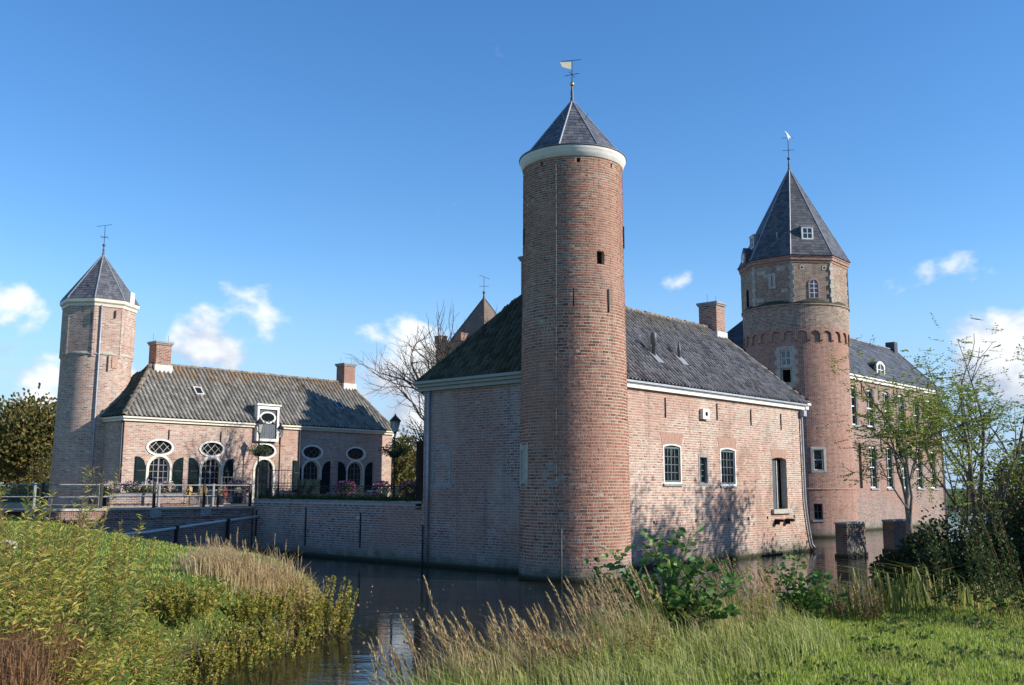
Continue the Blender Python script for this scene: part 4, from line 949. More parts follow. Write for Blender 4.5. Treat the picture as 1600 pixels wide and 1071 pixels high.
# white dormer with a rounded head
dv = VR + .35; fD = lambda a, b, d: (a, dv - d, b)
m = MB(); o_ = seg(47.9, 49.5, GE + .35, 12.75, .3, 8); m.prism(o_, fD, -2.2, 0); dd = m.build('dormer', 'slate_dark', great)
m = MB(); ring(m, o_, scaled(o_, .2), fD, .0, .07); m.build('dormer_frame', 'white_paint', dd)
m = MB(); i_ = scaled(o_, .2); m.prism(i_, fD, .003, .02); m.build('pane', 'glass', dd)
m = MB(); m.prism(rect(48.66, 48.74, GE + .5, 12.6), fD, .02, .05)
for z in (11.6, 12.05): m.prism(rect(48.1, 49.3, z, z + .05), fD, .021, .048)
m.build('glazing_bars', 'white_paint', dd)
m = MB(); m.tube([(gu1 - .1, VR - .1, GE), (gu1 - .1, VR - .1, 0)], .07, 6); m.build('rain_pipe', 'zinc', great, True)

# ============================================================ gate tower behind the house
gq = thing('gate_tower', 'brown brick gate tower with battlements and steep pyramid roof behind bare tree', 'tower', CM @ Matrix.Translation((14.3, 17.6, 2.1)))
hw = 1.95
MB().box(-hw, hw, -hw, hw, -.2, 9.1).build('wall', 'brick_gate_tower', gq)
for sx, sy in ((1, 0), (-1, 0), (0, 1), (0, -1)):
    for k in range(3):
        p = -hw + .3 + k * (2 * hw - .6) / 2
        x, y = (sx * (hw - .1), p) if sx else (p, sy * (hw - .1))
        if sy and k != 1: continue
        MB().box(x - .25, x + .25, y - .25, y + .25, 9.1, 9.5).box(x - .28, x + .28, y - .28, y + .28, 9.502, 9.56).build('merlon', 'brick_gate_tower', gq)
pyramid(gq, (0, 0), 4, 1.95, 9.15, .03, 11.85, math.pi / 4, 'tile_gate', 'tile_gate', flare=.1)
vane(gq, 0, 0, 11.8, 12.2, 13.1, R(170), 'iron_grey', flag=False)

# ============================================================ brick bridge with iron railings
bridge = thing('bridge', 'low shaded brick bridge leading over the moat to the terrace gate', 'bridge', CM)
MB().box(-10.2, -.06, 18.72, 21.4, -1, 1.62).build('wall', 'brick_bridge', bridge)
MB().box(-10.2, -.06, 18.66, 21.45, 1.622, 1.70).build('string_course', 'brick_bridge', bridge)
m = MB(); n = 118
for i in range(n):
    a = -10.15 + i * (10.05 / n); m.box(a + .006, a + 10.05 / n - .006, 18.70 + rng.normal(0, .004), 18.9, 1.702, 1.99)
m.build('soldier_course', 'brick_bridge', bridge)
MB().box(-10.2, -.06, 18.73, 21.38, 1.705, 1.98).build('fill', 'brick_bridge', bridge)
for i in range(11):
    a = -10.2 + i * .92; MB().box(a + .005, a + .915, 18.62, 18.98, 1.992, 2.08 + rng.normal(0, .003)).build('coping_stone', 'stone', bridge)
MB().box(-16, -.06, 18.985, 21.40, 1.993, 2.05).build('deck', 'paving', bridge)
for q in (-2.5, -4.9): MB().box(q - .26, q + .26, 18.655, 18.9, 1.68, 1.985).build('bearing_stone', 'stone_grey', bridge)
def railing(name, v, us, label, postm, group):
    t = thing(name, label, 'railing', CM @ Matrix.Translation((us[0], v, 2.05)), group)
    for u in us:
        MB().box(u - us[0] - .05, u - us[0] + .05, -.05, .05, .0, 1.03).box(u - us[0] - .06, u - us[0] + .06, -.06, .06, 1.031, 1.07).build('post', postm, t)
    L = us[-1] - us[0]
    for z, r in ((1.0, .03), (.5, .022)): MB().tube([(-.1 if L > 0 else .1, 0, z), (L, 0, z)], r, 6).build('rail', 'rail_grey', t, True)
    return t
railing('bridge_railing', 18.8, [-.15, -2.55, -4.95, -7.3, -9.7, -12.1, -14.5], 'near iron railing of the bridge with black posts and two rails', 'iron', 'bridge railings')
railing('bridge_railing', 21.3, [-.6, -3.4, -6.2, -9.0, -11.8, -14.6], 'far iron railing of the bridge with pale sunlit posts', 'rail_grey', 'bridge railings')  # posts take a paler grey than the near ones: sunlight put into their colour
sp = thing('sloping_pipe', 'grey pipe coloured pale as if sunlit, sloping down along the bridge above the water', 'pipe', CM)
MB().tube([(-.05, 18.2, 1.62), (-2.4, 18.15, 1.40), (-5.5, 18.05, 1.08), (-8.3, 17.95, .9)], .065, 8).build('pipe', 'mortar_flash', sp, True)  # pale material stands in for sunlight on the pipe
for q, z in ((-1.7, 1.44), (-4.2, 1.2)): MB().box(q - .04, q + .04, 18.02, 18.2, -1, z - .03).box(q - .06, q + .06, 17.98, 18.22, z - .03, z + .1).build('support', 'iron', sp)

# ============================================================ iron work on the terrace
def scroll(mb, x, z, r, turn=1, fn=None, rr=.017):
    pts_ = [fn(x + turn * r * (1 - t * .72) * math.cos(5.2 * t), z + r * (1 - t * .72) * math.sin(5.2 * t)) for t in np.linspace(0, 1, 10)]
    mb.tube(pts_, rr, 4, False)
fence = thing('iron_fence', 'low wrought iron fence of scrolls along the quay edge', 'fence', CM @ Matrix.Translation((.25, HV + .25, 2.44)))
FL = 11.0; npan = 22
for i in range(npan):
    m = MB(); a = i * FL / npan; w = FL / npan; fn = lambda q, z: (0, q, z)
    for k, tr in ((.27, 1), (.73, -1)):
        scroll(m, a + w * k, .40, .13, tr, fn); scroll(m, a + w * k, .16, .10, -tr, fn)
    m.tube([(0, a, 0), (0, a, .50)], .014, 4)
    m.build('scroll_panel', 'iron', fence)
for z in (.03, .58): MB().tube([(0, 0, z), (0, FL, z)], .018, 4).build('rail', 'iron', fence)
def gate_leaf(label, M):
    t = thing('iron_gate', label, 'gate', M, 'terrace gates')
    MB().box(-.04, .04, -.04, .04, -.3, 1.75).build('post', 'iron', t)
    for z in (.08, .72, 1.32): MB().tube([(0, 0, z), (1.62, 0, z)], .018, 4).build('rail', 'iron_grey', t)
    for i in range(9): MB().tube([(.1 + i * .19, 0, .08), (.1 + i * .19, 0, 1.35 if i % 2 else 1.5)], .011, 4).build('bar', 'iron_grey', t)
    for i in range(4):
        m = MB(); scroll(m, .3 + i * .38, .38, .15, 1, lambda q, z: (q, 0, z), .013); scroll(m, .3 + i * .38, 1.0, .12, -1, lambda q, z: (q, 0, z), .012); m.build('scroll', 'iron_grey', t)
gate_leaf('open iron gate leaf at the terrace end of the bridge, left of the first lamp', CM @ Matrix.Translation((-1.75, 18.95, 2.1)))
gate_leaf('open iron gate leaf standing on the terrace in front of the arched door', CM @ Matrix.Translation((.55, 18.5, 2.44)) @ Matrix.Rotation(R(-75), 4, 'Z'))
MB_ = MB().box(.0, .14, HV + .05, HV + .42, 2.1, 4.8); pg = MB_.build('timber_gate', 'wood_dark'); pg.matrix_world = CM; tag(pg, 'tall narrow black timber gate beside the far corner of the shaded wall', 'gate')

def lamp_post(label, loc, h, basket=True, k=1.0):
    t = thing('street_lamp', label, 'lamp', CM @ Matrix.Translation(loc), 'terrace street lamps')
    m = MB(); m.lathe([(.12, 0), (.12, .3), (.07, .36), (.05, .9), (.06, .95), (.04, 1.0), (.032, h - .75), (.05, h - .7), (.03, h - .66), (.07, h - .55)], 10); m.build('post', 'iron', t, True)
    m = MB(); m.lathe([(.07, h - .55), (.10 * k, h - .52), (.19 * k, h - .08), (.0, h - .08)], 4, rot=math.pi / 4); m.build('lantern_glass', 'lamp_glass', t)
    m = MB(); 
    for i in range(4):
        a = math.pi / 4 + i * math.pi / 2; m.tube([(.10 * k * math.cos(a), .10 * k * math.sin(a), h - .52), (.19 * k * math.cos(a), .19 * k * math.sin(a), h - .08)], .012, 4)
    m.lathe([(.23 * k, h - .09), (.21 * k, h - .05), (.09 * k, h + .1), (.05 * k, h + .14), (.03, h + .2), (0, h + .26)], 8); m.build('lantern_frame', 'iron', t)
    m = MB(); m.tube([(-.3, 0, h - 1.0), (.3, 0, h - 1.0)], .014, 4); m.build('cross_arm', 'iron', t)
    return t
L1 = (.75, 17.3, 2.1); L2 = (1.4, 8.55, 2.1); L3 = (5.2, 22.2, 2.1)
lamp_post('street lamp with hanging flower basket in front of the arched door', (1.0, 20.0, 2.1), 4.05)
lamp_post('tall street lamp with dark flower basket beside the shaded house wall', (1.2, 10.1, 2.1), 3.75, k=1.15)
lamp_post('smaller street lamp standing right behind the lamp at the arched door', (4.4, 23.2, 2.1), 4.05, k=.9)

# ============================================================ piers in the water
for u0, u1, lb in ((15.5, 17.6, 'square brick pier standing in the moat at the house corner'), (20.7, 22.8, 'square brick pier half hidden by the bramble bush')):
    t = thing('brick_pier', lb, 'pier', CM @ Matrix.Translation((u0, -3.3, 0)), 'brick piers in the moat')
    MB().box(0, u1 - u0, 0, .62, -1, .16).build('footing', 'brick_pier', t); MB().box(.06, u1 - u0 - .06, .05, .57, .16, 1.44).build('shaft', 'brick_pier', t)
    MB().box(.03, u1 - u0 - .03, .02, .60, 1.442, 1.52).build('cap_course', 'stone_grey', t)

# ============================================================ terrace furniture and planting boxes
def arm_chair(label, loc, rz):
    t = thing('rattan_chair', label, 'chair', CM @ Matrix.Translation(loc) @ Matrix.Rotation(rz, 4, 'Z'), 'rattan terrace chairs')
    m = MB(); m.lathe([(.0, .44), (.22, .44), (.24, .46), (.22, .48), (0, .485)], 12); m.build('seat', 'rattan', t, True)
    m = MB()
    A = np.linspace(-.35 * math.pi, .35 * math.pi, 9)
    m.tube([(-.24 * math.cos(a), .24 * math.sin(a) * 1.05, .46 + .5 * math.cos(a * 1.35)) for a in A], .02, 5)
    for a in A[2:-2]: m.tube([(-.22, .2 * math.sin(a), .47), (-.24, .24 * math.sin(a), .46 + .48 * math.cos(a * 1.35))], .012, 4)
    m.box(-.255, -.235, -.16, .16, .55, .85); m.build('backrest', 'rattan', t)
    for x in (-.17, .17):
        for y in (-.17, .17): MB().tube([(x, y, .45), (x * 1.15, y * 1.15, 0)], .016, 5).build('leg', 'rattan', t)
for lb, p, rz in (('rattan chair beside the bridge gate, nearest the planter', (-1.6, 22.1, 2.1), 2.2), ('second rattan chair from the bridge gate', (-.5, 22.3, 2.1), .9), ('rattan chair just behind the gate leaf', (.6, 22.6, 2.1), 3.9),
                  ('leftmost rattan chair seen through the fence scrolls', (2.0, 13.6, 2.1), 3.4), ('middle rattan chair seen through the fence scrolls', (2.0, 11.9, 2.1), 3.2), ('rightmost rattan chair seen through the fence scrolls', (2.0, 11.1, 2.1), 3.0)):
    arm_chair(lb, p, rz)
def table(label, loc):
    t = thing('terrace_table', label, 'table', CM @ Matrix.Translation(loc), 'terrace tables')
    m = MB(); m.lathe([(0, .70), (.36, .70), (.36, .735), (0, .735)], 16); m.build('top', 'white_cloth', t)
    m = MB(); m.lathe([(.22, 0), (.2, .03), (.03, .06), (.03, .7)], 10); m.build('pedestal', 'iron', t)
table('small round table beside the chairs at the bridge gate', (.0, 21.9, 2.1)); table('small round table behind the fence between two rattan chairs', (2.2, 12.6, 2.1))
t = thing('red_parasol', 'folded red parasol standing near the bridge gate', 'parasol', CM @ Matrix.Translation((.35, 21.8, 2.1)))
m = MB(); m.lathe([(.04, .3), (.13, .35), (.11, .55), (.06, .8), (.02, .86)], 10); m.build('canopy', 'red_cloth', t); MB().tube([(0, 0, 0), (0, 0, .92)], .02, 5).build('pole', 'wood', t); MB().box(-.2, .2, -.2, .2, 0, .08).build('base', 'stone_grey', t)
b_ = thing('terrace_bench', 'dark bench with high back against the coach house wall', 'bench', CM @ Matrix.Translation((6.1, 23.6, 2.1)))
MB().box(0, 1.9, -.25, .25, .40, .46).build('seat', 'wood_dark', b_); MB().box(0, 1.9, .2, .26, .5, 1.3).build('backrest', 'dark_green_paint', b_)
for x in (.1, 1.7): MB().box(x, x + .1, -.22, .22, 0, .4).build('leg', 'wood_dark', b_)
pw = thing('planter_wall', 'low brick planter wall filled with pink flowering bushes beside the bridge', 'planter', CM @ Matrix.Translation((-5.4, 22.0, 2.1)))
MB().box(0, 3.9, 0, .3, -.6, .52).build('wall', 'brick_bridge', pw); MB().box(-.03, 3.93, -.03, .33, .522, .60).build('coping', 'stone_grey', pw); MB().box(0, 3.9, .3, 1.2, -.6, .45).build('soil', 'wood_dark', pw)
# ============================================================ ground and water
MOAT = [(46, 52), (30, 40), (18, 31), (12.5, 26), (9.8, 22.5), (8.6, 18), (7.2, 16.2), (5.0, 14.9), (3.2, 14.0), (1.8, 12.8), (.6, 11.4), (-.4, 10.3), (-1.25, 9.1), (-1.75, 7.7), (-2.4, 6.9), (-3.1, 8.8), (-3.6, 11.4), (-4.2, 13.6), (-4.9, 16.2), (-4.0, 18.6), (-2.9, 21.2), (-3.2, 24), (-5.0, 27.2), (-8, 30.5), (-12, 34.5), (-16.2, 38.8),
        (-19.5, 42), (-25.5, 50), (-31, 60), (-34, 80), (-10, 120), (60, 140), (110, 110), (80, 70)]
MP = np.array(MOAT, float)
def sdist(X, Y):
    """signed distance to the moat edge, positive on land"""
    P = np.stack([X, Y], -1); d = np.full(X.shape, 1e9); ins = np.zeros(X.shape, bool)
    for a, b in zip(MP, np.roll(MP, -1, 0)):
        e = b - a; w = P - a; t = np.clip((w @ e) / (e @ e), 0, 1); d = np.minimum(d, np.linalg.norm(w - t[..., None] * e, axis=-1))
        c = ((a[1] > Y) != (b[1] > Y)) & (X < (b[0] - a[0]) * (Y - a[1]) / (b[1] - a[1] + 1e-12) + a[0]); ins ^= c
    return np.where(ins, -d, d)
def vnoise(X, Y, s, seed=0):
    g = np.random.default_rng(seed); ph = g.uniform(0, 6.28, (5, 3)); k = g.normal(0, 1, (5, 2)); r = 0
    for i in range(5): r = r + np.sin((X * k[i, 0] + Y * k[i, 1]) * s * (1 + i * .5) + ph[i, 0]) / (1 + i * .5)
    return r / 2.5
def gz(X, Y):
    X = np.asarray(X, float); Y = np.asarray(Y, float); d = sdist(X, Y)
    H = 1.40 + .38 * np.clip((np.hypot(X + 3, Y) - 30) / 12, 0, 1) - .12 * np.clip((Y - 14) / 8, 0, 1) * np.clip((34 - Y) / 8, 0, 1)
    H = H + .3 * np.clip((X - 4) / 8, 0, 1) * np.clip((Y - 8) / 14, 0, 1) - .15 * np.clip((6 - Y) / 8, 0, 1)
    wd = 1.15 + 1.35 * np.clip((Y - 11) / 9, 0, 1)
    t = np.clip((d + .15) / wd, 0, 1); t = t * t * (3 - 2 * t)
    z = -.75 + (H + .75) * np.where(d < -.15, 0, t)
    z = np.where(d < -.15, -.75, z) + .05 * vnoise(X, Y, 1.3, 3) * np.clip(d, 0, 1)
    return z
def axis(lo, hi, fine0, fine1, st, far):
    a = list(np.arange(fine0, fine1 + st / 2, st)); x, s_ = fine1, st
    while x < hi: s_ *= 1.28; x += s_; a.append(min(x, hi))
    x, s_ = fine0, st
    while x > lo: s_ *= 1.28; x -= s_; a.insert(0, max(x, lo))
    return np.array(a)
gx = axis(-2500, 2500, -26, 20, .3, 0); gy = axis(-2500, 3500, 2, 46, .3, 0)
X, Y = np.meshgrid(gx, gy); Z = gz(X, Y)
nx, ny = len(gx), len(gy); I = np.arange(nx * ny).reshape(ny, nx)
m = MB(); m.raw(np.stack([X, Y, Z], -1).reshape(-1, 3), np.stack([I[:-1, :-1], I[:-1, 1:], I[1:, 1:], I[1:, :-1]], -1).reshape(-1, 4))
t = NT('turf', .95, .1); p = t.pos(); n1 = t.noise(p, .9, 5, .6); n2 = t.noise(p, 14, 4, .7)
c = t.ramp(n1, [(.3, (.045, .075, .014)), (.6, (.075, .115, .022)), (.8, (.11, .12, .035))])
c = t.mix(t.mr(n2, .45, .75, 0, .6), c, (.10, .095, .04)); c = t.mix(t.mr(t.sep(p)[2], .1, .75, 1, 0), c, (.05, .038, .022)); t.col(c); t.bump(n2, .8, .05)
g_ = m.build('ground', 'turf', None, True); g_['kind'] = 'structure'
m = MB(); m.raw([(-45, 5, 0), (115, 5, 0), (115, 145, 0), (-45, 145, 0)], np.array([(0, 1, 2, 3)]))
t = NT('moat_water', .03, .4); t.b.inputs['IOR'].default_value = 1.33; t.col((.014, .015, .010))
p = t.pos(); mp = t.new('ShaderNodeMapping'); t.l.new(p, mp.inputs[0]); mp.inputs['Rotation'].default_value = (0, 0, R(12)); mp.inputs['Scale'].default_value = (.55, 1.9, 1)
w1 = t.noise(mp.outputs[0], 1.5, 3, .55, .3); w2 = t.noise(mp.outputs[0], 5.5, 2, .5)
brz = t.mr(t.noise(p, .11, 2), .40, .62, .25, 1.0)
t.bump(t.math('MULTIPLY', t.math('ADD', w1, t.math('MULTIPLY', w2, .35)), brz), .32, .045)
wtr = m.build('water', 'moat_water'); wtr['kind'] = 'structure'
# ============================================================ plants
def leaf_mat(name, stops, rough=.55, trans=.35, spec=.3, patch=0.0):
    t = NT(name, rough, spec); c = t.ramp(t.rnd(), stops)
    c = t.mix(.35, c, t.ramp(t.noise(t.pos(), 5, 3), [(.3, (.3, .3, .3)), (.7, (.72, .72, .72))]), 'OVERLAY')
    if patch: c = t.mix(t.math('MULTIPLY', t.mr(t.noise(t.pos(), 1.3, 4, .65), .50, .72), patch), c, (.34, .27, .10))
    t.col(c)
    tr = t.new('ShaderNodeBsdfTranslucent'); t.l.new(c, tr.inputs['Color']); ms = t.new('ShaderNodeMixShader'); ms.inputs[0].default_value = trans
    t.l.new(t.b.outputs[0], ms.inputs[1]); t.l.new(tr.outputs[0], ms.inputs[2]); t.l.new(ms.outputs[0], t.n['Material Output'].inputs['Surface'])
leaf_mat('leaf_herb', [(0, (0.166, 0.187, 0.033)), (.3, (0.285, 0.297, 0.050)), (.65, (0.451, 0.418, 0.077)), (.93, (0.594, 0.462, 0.110)), (1, (0.499, 0.264, 0.077))], .55, .45)
leaf_mat('leaf_bush', [(0, (0.141, 0.168, 0.034)), (.3, (0.259, 0.280, 0.050)), (.65, (0.423, 0.392, 0.078)), (.9, (0.517, 0.403, 0.101)), (1, (0.423, 0.168, 0.067))], .55, .45)
leaf_mat('leaf_alder', [(0, (0.047, 0.117, 0.027)), (.5, (0.094, 0.199, 0.047)), (.9, (0.176, 0.281, 0.070)), (1, (0.374, 0.304, 0.070))], .5, .3, .25)
leaf_mat('leaf_bramble', [(0, (.014, .026, .008)), (.5, (.032, .052, .014)), (.85, (.06, .07, .018)), (1, (.13, .075, .02))], .5, .3)
leaf_mat('leaf_pinnate', [(0, (0.086, 0.149, 0.024)), (.5, (0.182, 0.260, 0.039)), (.85, (0.338, 0.361, 0.060)), (1, (0.496, 0.400, 0.080))])
leaf_mat('leaf_oak', [(0, (0.047, 0.061, 0.016)), (.4, (0.115, 0.115, 0.027)), (.75, (0.203, 0.169, 0.043)), (1, (0.270, 0.162, 0.047))])
leaf_mat('leaf_green', [(0, (0.026, 0.052, 0.013)), (.5, (0.058, 0.098, 0.021)), (1, (0.117, 0.143, 0.039))])
leaf_mat('leaf_silver', [(0, (.09, .12, .07)), (.5, (.15, .18, .11)), (1, (.22, .23, .13))])
leaf_mat('grass_short', [(0, (0.180, 0.256, 0.036)), (.4, (0.308, 0.409, 0.056)), (.75, (0.455, 0.513, 0.090)), (.93, (0.620, 0.564, 0.181)), (1, (0.620, 0.600, 0.332))], .6, .4, .2, .5)
leaf_mat('grass_long', [(0, (0.131, 0.188, 0.037)), (.4, (0.260, 0.319, 0.066)), (.75, (0.477, 0.450, 0.150)), (1, (0.620, 0.600, 0.300))], .55, .4, .2, .75)
leaf_mat('leaf_late', [(0, (.05, .10, .02)), (.6, (.10, .15, .03)), (1, (.24, .20, .06))])
leaf_mat('leaf_mid', [(0, (.09, .15, .03)), (.5, (.18, .25, .05)), (1, (.34, .34, .09))], .5, .4)
leaf_mat('straw', [(0, (0.335, 0.232, 0.103)), (.4, (0.515, 0.373, 0.193)), (.75, (0.620, 0.515, 0.297)), (1, (0.426, 0.270, 0.142))], .7, .35)
leaf_mat('rust', [(0, (.10, .05, .025)), (.5, (.20, .10, .045)), (1, (.32, .19, .09))], .8, .3)
leaf_mat('reed', [(0, (0.078, 0.130, 0.026)), (.4, (0.182, 0.221, 0.052)), (.7, (0.364, 0.325, 0.091)), (1, (0.546, 0.403, 0.156))], .5, .4)
leaf_mat('petal', [(0, (0.227, 0.033, 0.117)), (.4, (0.325, 0.065, 0.195)), (.7, (0.358, 0.143, 0.273)), (1, (0.455, 0.358, 0.390))], .7, .4)  # purples darkened: shade on the terrace flowers is put into the petal colour
leaf_mat('petal_pale', [(0, (.45, .25, .28)), (.5, (.62, .42, .42)), (1, (.70, .62, .58))], .7, .4)
plain('bark', (.105, .085, .065), .9, .1, var=.4, scale=7, bump=.6); plain('bark_pale', (.20, .165, .125), .9, .1, var=.3, scale=7, bump=.5); plain('stem_red', (.16, .085, .04), .8, .2, var=.3); plain('stem_straw', (.40, .29, .15), .8, .2)

def unit(a): return a / (np.linalg.norm(a, axis=-1, keepdims=True) + 1e-9)
def rdir(g, n, up=0.0):
    v = g.normal(0, 1, (n, 3)); v[:, 2] += up; return unit(v)
def leaves(mb, P, D, L, W, g, fold=.25, rnd_=False, droop=0.0):
    """folded leaf blades at P growing along D"""
    n = len(P); D = unit(D); L = np.broadcast_to(L, n)[:, None] * g.uniform(.7, 1.2, (n, 1)); W = np.broadcast_to(W, n)[:, None] * g.uniform(.8, 1.15, (n, 1))
    a = unit(np.cross(D, rdir(g, n, .6))); b = np.cross(a, D); b[b[:, 2] < 0] *= -1
    tip = P + D * L - np.array([0, 0, 1.]) * L * droop
    if not rnd_:
        mid = P + D * L * .45 - np.array([0, 0, 1.]) * L * droop * .25
        V = np.stack([P, mid + a * W / 2 + b * W * fold, tip, mid - a * W / 2 + b * W * fold], 1)
        q = np.array([(0, 1, 2), (0, 2, 3)]); k = 4
    else:
        m1 = P + D * L * .3; m2 = P + D * L * .72
        V = np.stack([P, m1 + a * W * .46 + b * W * fold, m2 + a * W * .46 + b * W * fold * .9, tip, m2 - a * W * .46 + b * W * fold * .9, m1 - a * W * .46 + b * W * fold], 1)
        q = np.array([(0, 1, 2, 3), (0, 3, 4, 5)]); k = 6
    mb.raw(V.reshape(-1, 3), (q[None] + (np.arange(n) * k)[:, None, None]).reshape(-1, q.shape[1]))
def blades(mb, P, H, W, g, lean=(0, 0), spread=.35, bend=.5):
    """grass blades bending over"""
    n = len(P); H = np.broadcast_to(H, n)[:, None] * g.uniform(.6, 1.2, (n, 1)); an = g.uniform(0, 6.283, n)
    o = np.stack([np.cos(an), np.sin(an), 0 * an], -1) * g.uniform(0, spread, (n, 1)) + np.array([lean[0], lean[1], 0])
    s_ = np.stack([-np.sin(an), np.cos(an), 0 * an], -1); fc_ = g.uniform(0, 6.283, n); s_ = np.stack([np.cos(fc_), np.sin(fc_), 0 * fc_], -1)
    W = np.broadcast_to(W, n)[:, None] * g.uniform(.7, 1.3, (n, 1)); up = np.array([0, 0, 1.])
    m = P + (up * .62 + o * .35) * H; t = P + (up * (1 - .25 * bend) + o * (1 + bend)) * H
    V = np.stack([P - s_ * W / 2, P + s_ * W / 2, m + s_ * W * .4, m - s_ * W * .4, t], 1)
    base = (np.arange(n) * 5)[:, None]
    i0 = mb.n; mb.raw(V.reshape(-1, 3), (np.array([[0, 1, 2, 3]]) + base)); mb.P.setdefault(3, []).append(np.array([[3, 2, 4]]) + base + i0)
def on_ground(x, y): return np.stack([x, y, gz(x, y)], -1)

# ---------------------------------------------------- lawns (stuff)
g = np.random.default_rng(100)
def lawn(name, label, x0, x1, y0, y1, n, H, W, mat, dmin, keep=None, lean=(0, 0), spread=.5):
    x = g.uniform(x0, x1, n); y = g.uniform(y0, y1, n); k = sdist(x, y) > dmin
    if keep is not None: k &= keep(x, y)
    P = on_ground(x[k], y[k]); m = MB(); blades(m, P, H * (1 + .35 * vnoise(P[:, 0], P[:, 1], 2.2, 9)), W, g, lean, spread)
    o = m.build(name, mat, kind='stuff'); o['label'] = label; o['category'] = 'grass'; return o
lawn('lawn_grass', 'short bright green lawn at the lower right of the photo', 1.0, 9.5, 6.3, 15.5, 130000, .06, .0065, 'grass_short', .7, lambda x, y: (np.abs(x) < y * .56 + .3))
lawn('lawn_grass', 'mown green lawn on the left bank towards the bridge', -24, -3.5, 15, 43, 90000, .075, .014, 'grass_short', .9, lambda x, y: (x > -.56 * y - .5))
lawn('bank_grass', 'long rough grass along the near edge of the moat', -4, 8.5, 7.2, 16.5, 42000, .30, .007, 'grass_long', .05, lambda x, y: (sdist(x, y) < np.where(x < 3.4, 3.0, 1.5)) & (x > -.9), (-.25, .0), .55)
lawn('bank_grass', 'rough grass along the water edge of the left bank', -14, -2.6, 13, 37, 22000, .2, .010, 'grass_long', .02, lambda x, y: sdist(x, y) < 1.7, (-.1, 0), .5)

cx, cy = g.uniform(1.2, 8.5, 130), g.uniform(7, 13.5, 130); k = np.repeat(np.arange(130), 26); x = cx[k] + g.normal(0, .10, len(k)); y = cy[k] + g.normal(0, .10, len(k)); ok = (sdist(x, y) > 1.0); P = on_ground(x[ok], y[ok]); P[:, 2] += g.uniform(.01, .05, len(P))
m = MB(); leaves(m, P, rdir(g, len(P), .5), .055, .034, g, .15, True); o = m.build('lawn_weeds', 'leaf_late', kind='stuff'); o['label'] = 'broad-leaved weeds and clover scattered in the lawn'; o['category'] = 'weeds'
lawn('dry_bank_grass', 'tall straw-coloured dry grass along the near water edge', -1.2, 3.2, 8.0, 13.5, 9000, .46, .006, 'straw', .12, lambda x, y: (sdist(x, y) < 1.6) & (vnoise(x, y, 2.0, 21) > -.15), (-.25, .0), .45)
# ---------------------------------------------------- generic plants
def herb(name, label, cat, x, y, h, nst, mat, stem, L, W, seed, spread=.25, group=None, nl=26, round_=False, lean=(0, 0), seg_=5):
    """clump of leafy stems: stems and foliage as parts"""
    g = np.random.default_rng(seed); z0 = float(gz(np.array(x), np.array(y))) - .03
    t = thing(name, label, cat, Matrix.Translation((x, y, z0)), group); sm = MB(); fm = MB()
    for i in range(nst):
        a = g.uniform(0, 6.28); r = spread * math.sqrt(g.uniform()); hh = h * g.uniform(.6, 1.08)
        b = np.array([r * math.cos(a), r * math.sin(a), 0]); o = np.array([math.cos(a) * .25 * r / (spread + .01) + lean[0] + g.normal(0, .06), math.sin(a) * .25 * r / (spread + .01) + lean[1] + g.normal(0, .06), 1.]) * hh
        q = np.linspace(0, 1, seg_)[:, None]; pts_ = b + o * q + np.array([g.normal(0, .02), g.normal(0, .02), 0]) * hh * np.sin(q * 3)
        sm.tube([tuple(p) for p in pts_], [max(.0015, .0042 * hh * (1 - .75 * k / (seg_ - 1))) for k in range(seg_)], 4, False)
        tt = g.uniform(.12, 1.0, nl) ** .8; P = b + o * tt[:, None]; an = g.uniform(0, 6.28, nl)
        D = np.stack([np.cos(an), np.sin(an), g.uniform(.1, .9, nl) + tt * .4], -1); leaves(fm, P, D, L * (1.15 - .5 * tt), W * (1.1 - .4 * tt), g, .18, round_, .25)
    sm.build('stems', stem, t); fm.build('foliage', mat, t); return t
def shrub(name, label, cat, x, y, rx, ry, h, n, mat, stem, L, W, seed, group=None, round_=True, z0=None, twigs=26, lumps=9, hollow=.55):
    """bush: woody twigs and leaves gathered in uneven lumps"""
    g = np.random.default_rng(seed); z0 = float(gz(np.array(x), np.array(y))) if z0 is None else z0
    t = thing(name, label, cat, Matrix.Translation((x, y, z0)), group); sm = MB(); fm = MB()
    C = np.stack([g.normal(0, .42, lumps) * rx, g.normal(0, .42, lumps) * ry, g.uniform(.05, .85, lumps) * h], -1); C[:, 2] *= 1 - .35 * np.clip(np.hypot(C[:, 0] / rx, C[:, 1] / ry), 0, 1)
    rl = g.uniform(.22, .42, lumps)
    for i in range(twigs):
        c = C[i % lumps]; e = c + g.normal(0, .25, 3) * np.array([rx, ry, h * .6]); e[2] = abs(e[2]) + .1; b = np.array([e[0] * .3, e[1] * .3, -.05]); md = (b + e) / 2 + g.normal(0, .05, 3)
        sm.tube([tuple(b), tuple(md), tuple(e)], [.016, .010, .003], 4, False)
    k = g.integers(0, lumps, n); v = rdir(g, n); r = (hollow + (1 - hollow) * g.uniform(0, 1, n) ** .6)
    P = C[k] + v * (rl[k] * r)[:, None] * np.array([rx, ry, h * .75]) * 1.15; ok = P[:, 2] > -.02; P, v = P[ok], v[ok]
    leaves(fm, P, v + g.normal(0, .5, P.shape) + np.array([0, 0, .25]), L, W, g, .22, round_, .15)
    sm.build('twigs', stem, t); fm.build('foliage', mat, t); return t
